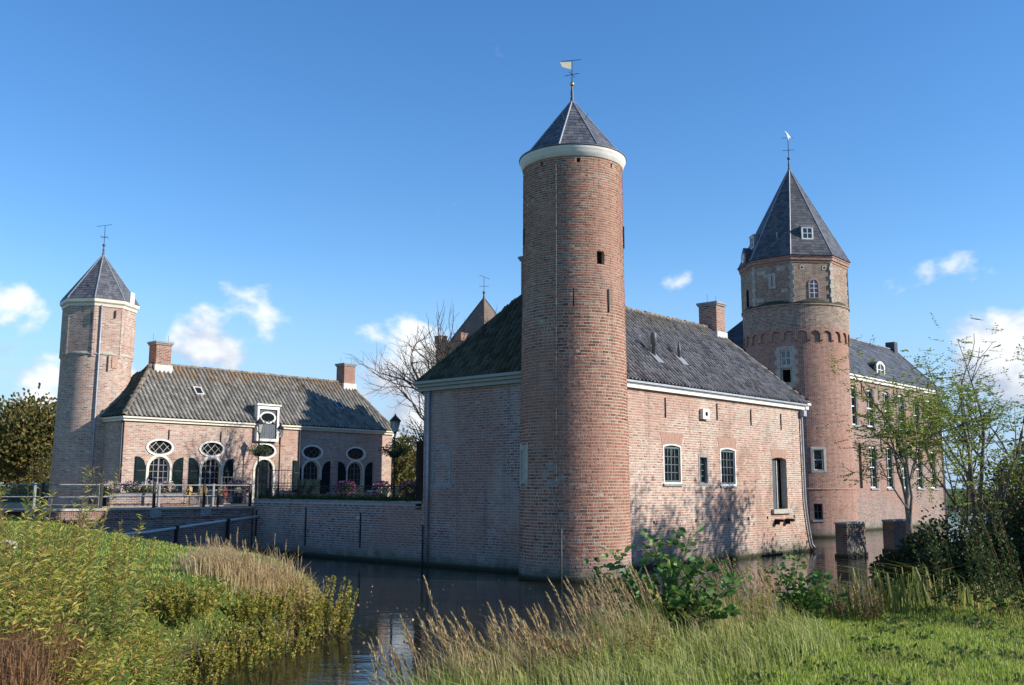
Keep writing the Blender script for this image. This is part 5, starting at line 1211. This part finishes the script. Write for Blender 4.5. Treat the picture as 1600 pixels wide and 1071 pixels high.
def grow(sm, tips, p, d, L, r, depth, g, wig=.12, kids=(2, 4), up=.08, ratio=.68):
    """recursive branches; collects twig ends"""
    k = 4; pts_ = [np.array(p)]; q = np.array(p); dd = d.copy()
    for i in range(k):
        dd = unit(dd + g.normal(0, wig, 3) + np.array([0, 0, up])); q = q + dd * L / k; pts_.append(q)
    n = 7 if r > .06 else (5 if r > .02 else 3)
    sm.tube([tuple(a) for a in pts_], [max(r * (1 - .45 * i / k), .004) for i in range(k + 1)], n, False)
    if depth == 0:
        tips.append((pts_[-1], dd)); tips.append((pts_[2], dd)); return
    for i in range(g.integers(kids[0], kids[1] + 1)):
        j = g.integers(1, k + 1); nd = unit(dd + g.normal(0, .62, 3) + np.array([0, 0, up])); grow(sm, tips, pts_[j], nd, L * ratio * g.uniform(.75, 1.15), r * .56 * (1.15 - .1 * j), depth - 1, g, wig, kids, up, ratio)
    grow(sm, tips, pts_[-1], dd, L * ratio, r * .55, depth - 1, g, wig, kids, up, ratio)
def tree(name, label, base, stems, L, r, depth, seed, mat=None, nleaf=0, LL=.1, LW=.06, kids=(2, 3), up=.08, spread=.3, bark='bark', group=None, ratio=.68, pinnate=False, scat=.25, wig=.12):
    g = np.random.default_rng(seed); t = thing(name, label, 'tree', Matrix.Translation(base), group); sm = MB(); tips = []
    for i in range(stems):
        d = unit(np.array([g.normal(0, spread), g.normal(0, spread), 1.])); grow(sm, tips, np.array([g.normal(0, .1) * (stems > 1), g.normal(0, .1) * (stems > 1), -.2]), d, L, r, depth, g, wig, kids, up, ratio)
    sm.build('trunk', bark, t, True)
    if mat and nleaf:
        T = np.array([a for a, b in tips]); TD = np.array([b for a, b in tips]); k = g.integers(0, len(T), nleaf); fm = MB()
        P = T[k] + g.normal(0, scat, (nleaf, 3)) * np.array([1, 1, .7]); D = TD[k] + g.normal(0, .7, (nleaf, 3))
        if pinnate:
            D = unit(D * np.array([1, 1, .5]) - np.array([0, 0, .15])); side = unit(np.cross(D, np.array([0, 0, 1.])))
            for q in np.linspace(.15, 1, 6):
                for sg in (-1, 1): leaves(fm, P + D * LL * 4.2 * q + np.array([0, 0, -.04]) * q, D * .55 + side * sg + g.normal(0, .15, P.shape), LL * (1.15 - .5 * abs(q - .45)), LW, g, .1, False, .2)
            leaves(fm, P + D * LL * 4.2, D, LL, LW, g)
        else: leaves(fm, P, D, LL, LW, g, .2, True)
        fm.build('crown', mat, t)
    return t

# ---------------------------------------------------- left bank: willowherb, bushes, dry grass
g = np.random.default_rng(200); pts_ = []
rows_ = [(-6.2, 10.0, 'leafy green herb clump in the lower left corner, nearest the frame edge')]
LH = [(-4.5, 9.3, .85), (-3.9, 9.0, .5), (-4.9, 10.2, 1.2), (-4.3, 10.3, .9), (-3.75, 10.3, .6), (-5.3, 11.0, 1.45), (-4.75, 11.4, 1.2), (-4.2, 11.5, .7), (-5.8, 12.1, 1.5), (-5.25, 12.5, 1.1), (-4.65, 12.8, .7), (-6.3, 13.1, 1.5), (-5.6, 13.5, .75), (-5.1, 14.1, .6), (-6.8, 14.0, .9), (-3.55, 9.4, .4), (-5.3, 11.7, 1.7), (-4.6, 11.9, 1.1), (-6.05, 13.2, 1.75), (-3.9, 11.0, .6)]
order = sorted(range(len(LH)), key=lambda i: LH[i][0] / LH[i][1]); names_ = {}
ordw = ['first', 'second', 'third', 'fourth', 'fifth', 'sixth', 'seventh', 'eighth', 'ninth', 'tenth', 'eleventh', 'twelfth', 'thirteenth', 'fourteenth', 'fifteenth', 'sixteenth', 'seventeenth', 'eighteenth', 'nineteenth', 'twentieth', 'twenty-first', 'twenty-second', 'twenty-third', 'twenty-fourth']
for r_, i in enumerate(order): names_[i] = ordw[r_] + ' clump of yellow-green willowherb on the left bank, counted from the left'
for i, (x, y, h) in enumerate(LH):
    herb('willowherb', names_[i], 'herb', x, y, h * 1.05, 14 if i < 16 else 7, ('leaf_herb', 'leaf_herb', 'leaf_bush', 'leaf_mid')[i % 4], 'stem_red', .15, .024, 300 + i, .42 if i < 16 else .3, 'willowherb on the left bank', 40, False, (.04, 0))
BU = [(-4.95, 17.2, .8, .7, .8, 'yellow-green bush at the water edge, frontmost on the left bank'), (-5.7, 17.5, .9, .8, .7, 'yellow and red bush behind the front bank bush'), (-4.5, 18.7, .9, .9, 1.0, 'rounded bush with reddish leaves at the tip of the left bank'),
      (-3.9, 20.8, .7, .8, 1.3, 'tallest yellow-green bush at the far tip of the left bank'), (-5.0, 19.4, .8, .8, .5, 'low mixed bush between the dry grass and the water'), (-5.0, 15.4, .65, .7, .7, 'low bush at the water edge below the willowherb'), (-4.5, 14.0, .6, .7, .6, 'low reddish bush in the near corner of the inlet')]
for i, (x, y, rx, ry, h, lb) in enumerate(BU):
    herb('bank_bush', lb, 'bush', x, y, h * .95, 58, 'leaf_bush', 'stem_red', .074, .05, 330 + i, rx * .85, 'bushes on the left bank', 58, True)
def grass_clump(name, label, x, y, h, n, mat, seed, W=.007, spread=.25, lean=(-.15, 0), plumes=0, group=None, bend=.4, fan=.28, z0=None):
    g = np.random.default_rng(seed); z0 = float(gz(np.array(x), np.array(y))) - .02 if z0 is None else z0
    t = thing(name, label, 'grass', Matrix.Translation((x, y, z0)), group); m = MB()
    P = np.stack([g.normal(0, spread, n), g.normal(0, spread, n), np.zeros(n)], -1); P[:, 2] = gz(x + P[:, 0], y + P[:, 1]) - z0 - .02
    blades(m, P, h * (.72 if plumes else 1), W, g, lean, fan, bend); m.build('blades', mat, t)
    if plumes:
        sm = MB(); fm = MB()
        for i in range(plumes):
            b = np.array([g.normal(0, spread), g.normal(0, spread), 0]); b[2] = float(gz(np.array(x + b[0]), np.array(y + b[1]))) - z0; hh = h * g.uniform(.68, 1.03)
            o = np.array([lean[0] * 1.3 + g.normal(0, .1), lean[1] + g.normal(0, .08), 1.]) * hh; q = np.linspace(0, 1, 5)[:, None]
            cv = np.array([lean[0] * .5, 0, 0]) * hh; C = b + o * q + cv * q * q
            sm.tube([tuple(p) for p in C], [.003, .003, .0025, .002, .0012], 3, False)
            nn_ = 46; tt = g.uniform(.72, 1.0, nn_)[:, None]; PP = b + o * tt + cv * tt * tt; ax = unit(o + 2 * cv)
            wv = .55 * np.sin(np.clip((tt - .70) / .30, 0, 1) * math.pi) + .12
            leaves(fm, PP, ax + g.normal(0, .24, (nn_, 3)) * wv * 1.3, .05, .011, g, .2)
        sm.build('stalks', 'stem_straw', t); fm.build('plumes', 'straw', t)
    return t
for i, (x, y, h, lb) in enumerate([(-5.9, 19.9, .72, 'leftmost pale dry grass clump on the left bank'), (-5.35, 20.2, .85, 'second pale dry grass clump on the left bank'), (-4.8, 20.6, .85, 'third pale dry grass clump on the left bank, right of the tallest'), (-4.35, 21.2, .85, 'rightmost pale dry grass clump on the left bank, before the bush'), (-6.6, 22.4, .7, 'pale dry grass clump farther back towards the quay wall')]):
    grass_clump('dry_grass', lb, x, y, h, 700, 'straw', 360 + i, .011, .28, (-.05, 0), 16, 'dry grass on the left bank', .5, .45)
for i, (x, y, h) in enumerate([(-2.65, 20.6, .85), (-2.4, 21.3, .75), (-3.0, 19.6, .7)]):
    grass_clump('reed_clump', ['tall green reed clump in the water off the left bank', 'smaller reed clump beyond the tall one off the left bank', 'low reed clump nearest the left bank bush'][i], x, y, h + .1, 40, 'reed', 370 + i, .016, .14, (-.1, 0), 0, 'reeds off the left bank', .6, .35, z0=-.08)
lx = g.uniform(-9.5, -3.0, 5200); ly = g.uniform(9, 22.5, 5200); k = (sdist(lx, ly) > .05) & (sdist(lx, ly) < np.where(ly < 13, 3.0, 1.5)); P = on_ground(lx[k], ly[k]); P[:, 2] += g.uniform(0, .38, len(P))
m = MB(); leaves(m, np.repeat(P, 7, 0) + g.normal(0, .07, (len(P) * 7, 3)), rdir(g, len(P) * 7, .5), .07, .03, g, .2, True); o = m.build('undergrowth', 'leaf_bush', kind='stuff'); o['label'] = 'low mixed leafy undergrowth covering the left bank'; o['category'] = 'undergrowth'
x = g.uniform(-5.5, -2.6, 6500); y = g.uniform(7.6, 10.2, 6500); k = (sdist(x, y) > .0) & (x > -.56 * y); P = on_ground(x[k], y[k]); m = MB(); blades(m, P, .42, .007, g, (-.1, 0), .8, .9); o = m.build('withered_grass', 'rust', kind='stuff'); o['label'] = 'brown withered grass along the bottom left edge'; o['category'] = 'grass'
hb = [(-16.6, 37.2, 1.1, 'rust-brown shrub at the left end of the bridge'), (-15.0, 35.8, .9, 'small rusty shrub on the lawn before the bridge wall')]
for i, (x, y, s_, lb) in enumerate(hb): shrub('rusty_shrub', lb, 'bush', x, y, s_, s_ * .8, .9 * s_, 1500, 'rust', 'stem_red', .09, .06, 380 + i, 'rusty shrubs by the bridge')

# ---------------------------------------------------- near bank: plumed grass, alder bush, reeds
NG = [(-.98, 8.4, 1.8), (-.72, 8.25, 1.88), (-.85, 8.75, 1.8), (-.35, 8.4, 1.92), (-.1, 8.8, 1.85), (.12, 8.5, 2.0), (.35, 8.9, 1.95), (.6, 9.0, 1.92), (.85, 9.4, 2.0), (.95, 9.9, 2.12), (1.2, 9.9, 2.15), (1.45, 10.4, 2.22), (1.15, 10.4, 2.15), (2.4, 11.7, 2.2), (2.75, 12.1, 2.2), (.55, 8.4, 1.8), (3.1, 12.4, 2.1), (-.55, 8.6, 1.9), (-.2, 8.35, 1.85), (.3, 8.4, 1.85), (1.05, 9.3, 2.0)]
NG = [(x, y, min(.98, zt - float(gz(np.array(x), np.array(y))))) for x, y, zt in NG]
order = sorted(range(len(NG)), key=lambda i: NG[i][0] / NG[i][1])
for r_, i in enumerate(order):
    x, y, h = NG[i]; grass_clump('plumed_grass', ordw[r_] + ' clump of pale plumed grass on the near bank, counted from the left', x, y, h, 90, 'grass_long' if i > 6 else 'straw', 400 + i, .005, .13, (-.2, 0), 9 if i < 9 else 12, 'plumed grass on the near bank', .5, .3)
for i, (x, y, h, lb) in enumerate([(-.45, 8.6, .42, 'low rusty weeds among the leftmost plumed grass'), (.35, 8.7, .45, 'low rusty weeds in the middle of the plumed grass'), (.95, 9.2, .5, 'low rusty weeds below the alder bush')]):
    herb('rusty_weed', lb, 'herb', x, y, h, 22, 'rust', 'stem_red', .04, .014, 420 + i, .34, 'rusty weeds on the near bank', 30)
    herb('green_weed', lb.replace('rusty', 'green'), 'herb', x + .25, y + .1, h * .8, 16, 'leaf_bush', 'stem_red', .05, .022, 424 + i, .3, 'green weeds on the near bank', 26)
# alder bush: every large leaf a piece of its own on the near twigs
def alder(name, label, x, y, twigs, seed, h, nmax=300, LL=.09):
    g = np.random.default_rng(seed); z0 = float(gz(np.array(x), np.array(y))) - .05; t = thing(name, label, 'bush', Matrix.Translation((x, y, z0)), 'leafy alder bushes'); sm = MB(); P = []; D = []
    for (tx, ty, tz) in twigs:
        e = np.array([tx * 1.25, ty * 1.1, tz]) * h; md = e * .5 + np.array([g.normal(0, .04), g.normal(0, .04), .06]); q = [np.array([0, 0, 0.]), md, e]
        sm.tube([tuple(a) for a in q], [.011, .007, .003], 5, False)
        for j in range(105):
            u_ = g.uniform(.12, 1.0); c = (1 - u_) ** 2 * q[0] + 2 * u_ * (1 - u_) * md + u_ * u_ * e
            an = g.uniform(0, 6.28); d = np.array([math.cos(an), math.sin(an), g.uniform(-.1, .8)]); s2 = c + d * g.uniform(.01, .15); P.append(s2); D.append(d)
    P = np.array(P); D = np.array(D); sm.build('twigs', 'stem_red', t)
    m = MB(); L = 1.0
    V = [(0, 0, 0), (.30, .18, .07), (.43, .5, .10), (.30, .85, .05), (0, 1.02, -.06), (-.30, .85, .05), (-.43, .5, .10), (-.30, .18, .07), (0, .5, 0)]
    m.raw(V, np.array([(0, 1, 2, 8), (8, 2, 3, 4), (8, 4, 5, 6), (0, 8, 6, 7)])); o = m.build('leaf', 'leaf_alder', None); me = o.data; bpy.data.objects.remove(o)
    n = min(nmax, len(P)); 
    for i in range(n):
        y_ = Vector(D[i]).normalized(); zq = Vector(g.normal(0, .5, 3) + np.array([0, -.35, .8])); xq = y_.cross(zq).normalized(); zq = xq.cross(y_); s_ = LL * g.uniform(.6, 1.15)
        inst(me, 'leaf', t, Matrix(((xq.x * s_, y_.x * s_, zq.x * s_, P[i][0]), (xq.y * s_, y_.y * s_, zq.y * s_, P[i][1]), (xq.z * s_, y_.z * s_, zq.z * s_, P[i][2]), (0, 0, 0, 1))))
    if len(P) > n:
        fm = MB(); leaves(fm, P[n:], D[n:], LL, LL * .75, g, .2, True); fm.build('foliage', 'leaf_alder', t, kind='stuff')
    return t
alder('alder_bush', 'dark glossy round-leaved alder bush in front of the round tower base', 1.72, 11.0, [(-.12, 0, 1.0), (-.42, 0, .85), (-.62, .1, .45), (-.7, -.1, .2), (.18, .05, 1.02), (.32, -.05, .75), (.55, .0, .6), (.05, -.1, .75), (-.28, -.15, .6), (.2, -.2, .45), (-.45, -.2, .25), (.42, -.15, .3), (-.05, -.2, .4), (-.55, .0, .7)], 500, 1.12)
alder('alder_bush', 'smaller alder sprig between plumed grass and reeds, right of the alder bush', 3.55, 12.4, [(0, 0, 1), (-.3, 0, .8), (.3, 0, .7), (.1, -.1, .5), (-.2, -.1, .4), (.45, 0, .4)], 501, .8, LL=.075)
for i, (x, y, h, n, lb) in enumerate([(4.25, 12.7, .6, 30, 'leftmost reed clump on the right bank'), (4.6, 12.8, .8, 34, 'second reed clump on the right bank with arching yellow blades'), (5.05, 12.9, .85, 34, 'tallest reed clump on the right bank in front of the bramble'), (5.5, 13.1, .75, 26, 'rightmost green reed clump on the right bank'), (6.1, 13.4, .6, 26, 'low reed clump at the foot of the right frame-edge bush'), (3.9, 12.6, .5, 34, 'short reed clump beside the alder sprig')]):
    grass_clump('reed_clump', lb, x, y, h, n, 'reed', 510 + i, .022, .15, (-.22, 0), 0, 'reeds on the right bank', 1.1, .45)
herb('rusty_weed', 'rusty weeds at the foot of the leftmost right-bank reeds', 'herb', 4.2, 12.5, .45, 30, 'rust', 'stem_red', .045, .016, 520, .35, 'rusty weeds on the near bank', 30)
herb('green_weed', 'yellow-green weed clump between the alder bush and the sprig', 'herb', 2.75, 12.1, .75, 34, 'leaf_bush', 'stem_red', .05, .022, 521, .4, 'green weeds on the near bank', 34)
# ---------------------------------------------------- right bank
RB = [(10.6, 23.6, 1.9, 1.8, 2.9, 'dark bramble mound overhanging the water, left end of the thicket'), (12.6, 24.8, 2.2, 2.0, 3.4, 'dark bramble thicket below the larger tree'), (9.9, 20.6, 1.6, 1.5, 2.2, 'dark bramble mound nearest the reeds'), (12.6, 21.6, 2.4, 2.0, 3.1, 'dark thicket at the right edge of the photo behind the sprouting bush'), (9.5, 22.2, 1.5, 1.5, 2.3, 'dark bramble mound between the reeds and the second pier'), (17.6, 31.5, 2.8, 2.4, 4.2, 'dark hedge bush closing the gap past the end of the great house'), (21.5, 36.5, 3.2, 2.6, 4.8, 'farthest dark hedge bush on the right bank'), (15.8, 27.5, 3.0, 2.4, 4.4, 'tall dark hedge bush behind the larger tree')]
for i, (x, y, rx, ry, h, lb) in enumerate(RB):
    shrub('bramble_bush', lb, 'bush', x, y, rx, ry, h, 15000, 'leaf_bramble', 'bark', .095, .068, 530 + i, 'bramble bushes on the right bank', z0=max(-.1, float(gz(np.array(x), np.array(y))) - .6), twigs=60, lumps=17, hollow=.25)
for i, (x, y, h, lb) in enumerate([(6.15, 12.0, 1.45, 'sprouting bush with pale leaves at the right frame edge'), (5.75, 12.6, 1.1, 'smaller sprouting bush left of the right frame-edge bush'), (6.55, 12.6, 1.6, 'sprouting bush half cut by the right frame edge')]):
    herb('sprouting_bush', lb, 'bush', x, y, h, 16, 'leaf_green', 'stem_red', .075, .032, 540 + i, .35, 'sprouting bushes at the right', 40, True, (-.12, 0))
tree('rowan_tree', 'small slender tree with yellow-green feathery leaves before the sash windows', (9.75, 24.2, 1.2), 1, 2.15, .085, 3, 551, 'leaf_pinnate', 620, .10, .034, (2, 3), .07, .06, 'bark_pale', 'feathery trees on the right bank', .74, True, .2, .14)
tree('rowan_tree', 'larger many-stemmed tree with sparse feathery leaves at the right', (12.7, 26.6, 1.3), 3, 2.3, .10, 3, 556, 'leaf_pinnate', 1000, .10, .034, (2, 3), .10, .30, 'bark_pale', 'feathery trees on the right bank', .74, True, .25, .12)
for i, (x, y, L, lb) in enumerate([(24, 44, 2.0, 'dark tree mass right of the great house, nearer one'), (30, 50, 2.4, 'dark tree behind the larger feathery tree, farther one'), (27, 47, 1.7, 'low dark tree between the two taller ones at the right'), (36, 62, 2.2, 'farthest dark tree at the right beyond the great house end')]):
    tree('leafy_tree', lb, (x, y, 1.2), 2, L, .16, 3, 560 + i, 'leaf_green', 6500, .17, .11, (3, 4), .05, .5, 'bark', 'dark trees at the right', .72, False, .42)
# bare tree whose shadow falls on the sunlit wall
tree('bare_tree', 'bare tree beyond the right frame edge that shades the sunlit wall', (25.9, 35.4, 1.4), 4, 4.3, .26, 4, 571, 'leaf_green', 11000, .19, .13, (2, 3), .06, .35, 'bark', None, .70, False, .35)
tree('bare_tree', 'second sparse tree beyond the right frame edge, nearer the camera', (25.4, 33.2, 1.4), 3, 4.0, .24, 4, 575, 'leaf_green', 8000, .19, .13, (2, 3), .06, .4, 'bark', None, .70, False, .35)
# ---------------------------------------------------- trees behind
tree('bare_tree', 'big bare tree with twisting branches behind the shaded corner of the house', (-1.5, 51.0, 2.1), 3, 3.65, .28, 5, 584, None, 0, kids=(3, 4), up=.07, spread=.3, bark='bark', ratio=.72, wig=.2)
BT = [(-33.5, 72, 3.2, 'leaf_oak', 'tall olive oak crown at the left frame edge'), (-38, 78, 3.4, 'leaf_oak', 'olive oak left of the stair tower, farther back'), (-36.5, 66, 2.6, 'leaf_oak', 'oak crown just left of the stair tower, nearest'), (-31.5, 82, 3.3, 'leaf_oak', 'oak peeping out close beside the stair tower'), (-42, 90, 3.6, 'leaf_oak', 'farthest oak behind the left tree group')]
for i, (x, y, L, mt, lb) in enumerate(BT): tree('oak_tree', lb, (x, y, 1.6), 2, L, .26, 3, 590 + i, mt, 8000, .30, .20, (3, 4), .07, .45, 'bark', 'oaks at the left', .70, False, .75)
for i, (x, y, h, mt, lb) in enumerate([(-27.5, 56, 2.0, 'leaf_silver', 'silvery shrub behind the bridge railing at the left edge'), (-29.5, 62, 3.6, 'leaf_oak', 'olive shrub below the oaks'), (-25.6, 55.5, 1.7, 'leaf_silver', 'silvery shrub beside the foot of the stair tower')]):
    shrub('large_shrub', lb, 'bush', x, y, 2.0, 1.6, h, 3500, mt, 'bark', .16, .07, 600 + i, 'shrubs below the oaks', z0=1.4, lumps=14)
for i, (x, y, L, lb) in enumerate([(-8.5, 78, 2.0, 'olive tree between coach house and main house, left one'), (-5.6, 84, 2.2, 'olive tree between coach house and main house, right one'), (-11, 92, 2.2, 'olive tree peeping over the coach house hip')]):
    tree('leafy_tree', lb, (x, y, 2.1), 2, L, .15, 3, 610 + i, 'leaf_oak', 5500, .26, .17, (3, 4), .05, .5, 'bark', 'olive trees in the gap', .7, False, .6)
# ---------------------------------------------------- terrace greenery
CI = CM.inverted()
def cshrub(name, label, u, v, z, rx, ry, h, n, mat, L, W, seed, cat='bush', group=None, fl=None, nf=0):
    p = cw(u, v); t = shrub(name, label, cat, p.x, p.y, rx, ry, h, n, mat, 'stem_red', L, W, seed, group, True, z, 10, 8, .3)
    if fl:
        g = np.random.default_rng(seed + 1); m = MB(); v_ = rdir(g, nf, .5); v_[:, 2] = np.abs(v_[:, 2]); P = v_ * np.array([rx, ry, h * .6]) * g.uniform(.6, 1, (nf, 1)) + np.array([0, 0, h * .45]); leaves(m, P, rdir(g, nf, .3), .07, .07, g, .2, True); m.build('blossom', fl, t)
    return t
g = np.random.default_rng(700); m = MB(); n = 9000; vv = g.uniform(HV + .3, 18.4, n); P = np.stack([g.normal(.12, .09, n), vv, 2.44 + np.abs(g.normal(0, .07, n))], -1); P[:, 0] = np.clip(P[:, 0], -.1, .45); leaves(m, P, rdir(g, n, .4) + np.array([-.3, 0, 0]), .08, .035, g, .2); o = m.build('ivy_strip', 'leaf_green', kind='stuff'); o.matrix_world = CM; o['label'] = 'dark green ivy strip growing along the top of the quay wall'; o['category'] = 'ivy'
for i, u in enumerate((-5.0, -4.1, -3.2, -2.3)):
    cshrub('flowering_bush', ['leftmost', 'second', 'third', 'rightmost'][i] + ' pink flowering bush in the brick planter', u, 22.7, 2.5, .55, .4, .75, 700, 'leaf_green', .07, .045, 710 + i, 'bush', 'planter bushes', 'petal_pale', 150)
for i, (u, v, lb) in enumerate([(7.6, 21.5, 'black pot of purple flowers before the arched window nearest the door'), (9.6, 20.8, 'black pot of purple flowers between the two right coach house windows'), (11.3, 20.4, 'black pot of purple flowers at the right end of the coach house'), (2.4, 23.9, 'black pot of pink flowers beside the second arched window')]):
    t = thing('flower_pot', lb, 'flower pot', CM @ Matrix.Translation((u, v, 2.1)), 'flower pots on the terrace'); m = MB(); m.lathe([(.18, 0), (.22, .05), (.28, .5), (.31, .52), (.31, .56), (.25, .56)], 14); m.build('pot', 'pot', t, True)
    MB().box(-.25, .25, -.25, .25, -.0, .04).build('base', 'stone_grey', t)
    g = np.random.default_rng(720 + i); q = MB(); v_ = rdir(g, 420, .4); leaves(q, v_ * np.array([.5, .5, .34]) * g.uniform(.4, 1, (420, 1)) + np.array([0, 0, .75]), v_, .09, .06, g, .2, True); q.build('foliage', 'leaf_green', t)
    q = MB(); v_ = rdir(g, 260, .5); leaves(q, v_ * np.array([.56, .56, .40]) * g.uniform(.8, 1.05, (260, 1)) + np.array([0, 0, .8]), v_, .085, .085, g, .2, True); q.build('blossom', 'petal', t)
for i, (p, zb, lb) in enumerate([((1.0, 20.0), 4.75, 'hanging flower basket on the lamp at the arched door'), ((1.2, 10.1), 4.5, 'dark hanging flower basket on the lamp beside the house wall')]):
    t = thing('flower_basket', lb, 'flower basket', CM @ Matrix.Translation((p[0], p[1], zb)), 'hanging flower baskets'); m = MB(); m.lathe([(.04, -.3), (.2, -.25), (.3, -.05), (.32, 0), (.25, .0)], 12); m.build('basket', 'pot', t, True)
    g = np.random.default_rng(730 + i); q = MB(); v_ = rdir(g, 520, .1); r_ = v_ * np.array([.62, .62, .24]) * g.uniform(.3, 1, (520, 1)); leaves(q, r_ + np.array([0, 0, .06]), v_, .11, .05, g, .2, False, .4); q.build('foliage', 'leaf_green', t)
gf = np.random.default_rng(801); x = gf.uniform(-4.5, 7, 900); y = gf.uniform(10, 33, 900); k = sdist(x, y) < -.2; k &= gf.uniform(0, 1, 900) < np.where(sdist(x, y) > -1.5, .5, .10); P = np.stack([x[k], y[k], np.full(k.sum(), .006)], -1); D = rdir(gf, len(P)); D[:, 2] = 0
m = MB(); leaves(m, P, D, .06, .045, gf, .04, True); o = m.build('floating_leaves', 'straw', kind='stuff'); o['label'] = 'fallen leaves floating on the moat'; o['category'] = 'leaves'
st = MB(); gq_ = np.random.default_rng(9); V = []; 
for lo in range(5):
    for k in range(8): V.append(((.32 if 0 < lo < 4 else .12) * (1 + gq_.normal(0, .12)) * math.cos(k * math.pi / 4), (.24 if 0 < lo < 4 else .1) * (1 + gq_.normal(0, .12)) * math.sin(k * math.pi / 4), lo * .07))
st.raw(V, [(i * 8 + k, i * 8 + (k + 1) % 8, (i + 1) * 8 + (k + 1) % 8, (i + 1) * 8 + k) for i in range(4) for k in range(8)] + [tuple(range(32, 40))]); o = st.build('boulder', 'stone'); o.location = (-13.9, 27.6, float(gz(np.array(-13.9), np.array(27.6))) - .03); tag(o, 'small pale boulder on the lawn at the left edge', 'boulder')
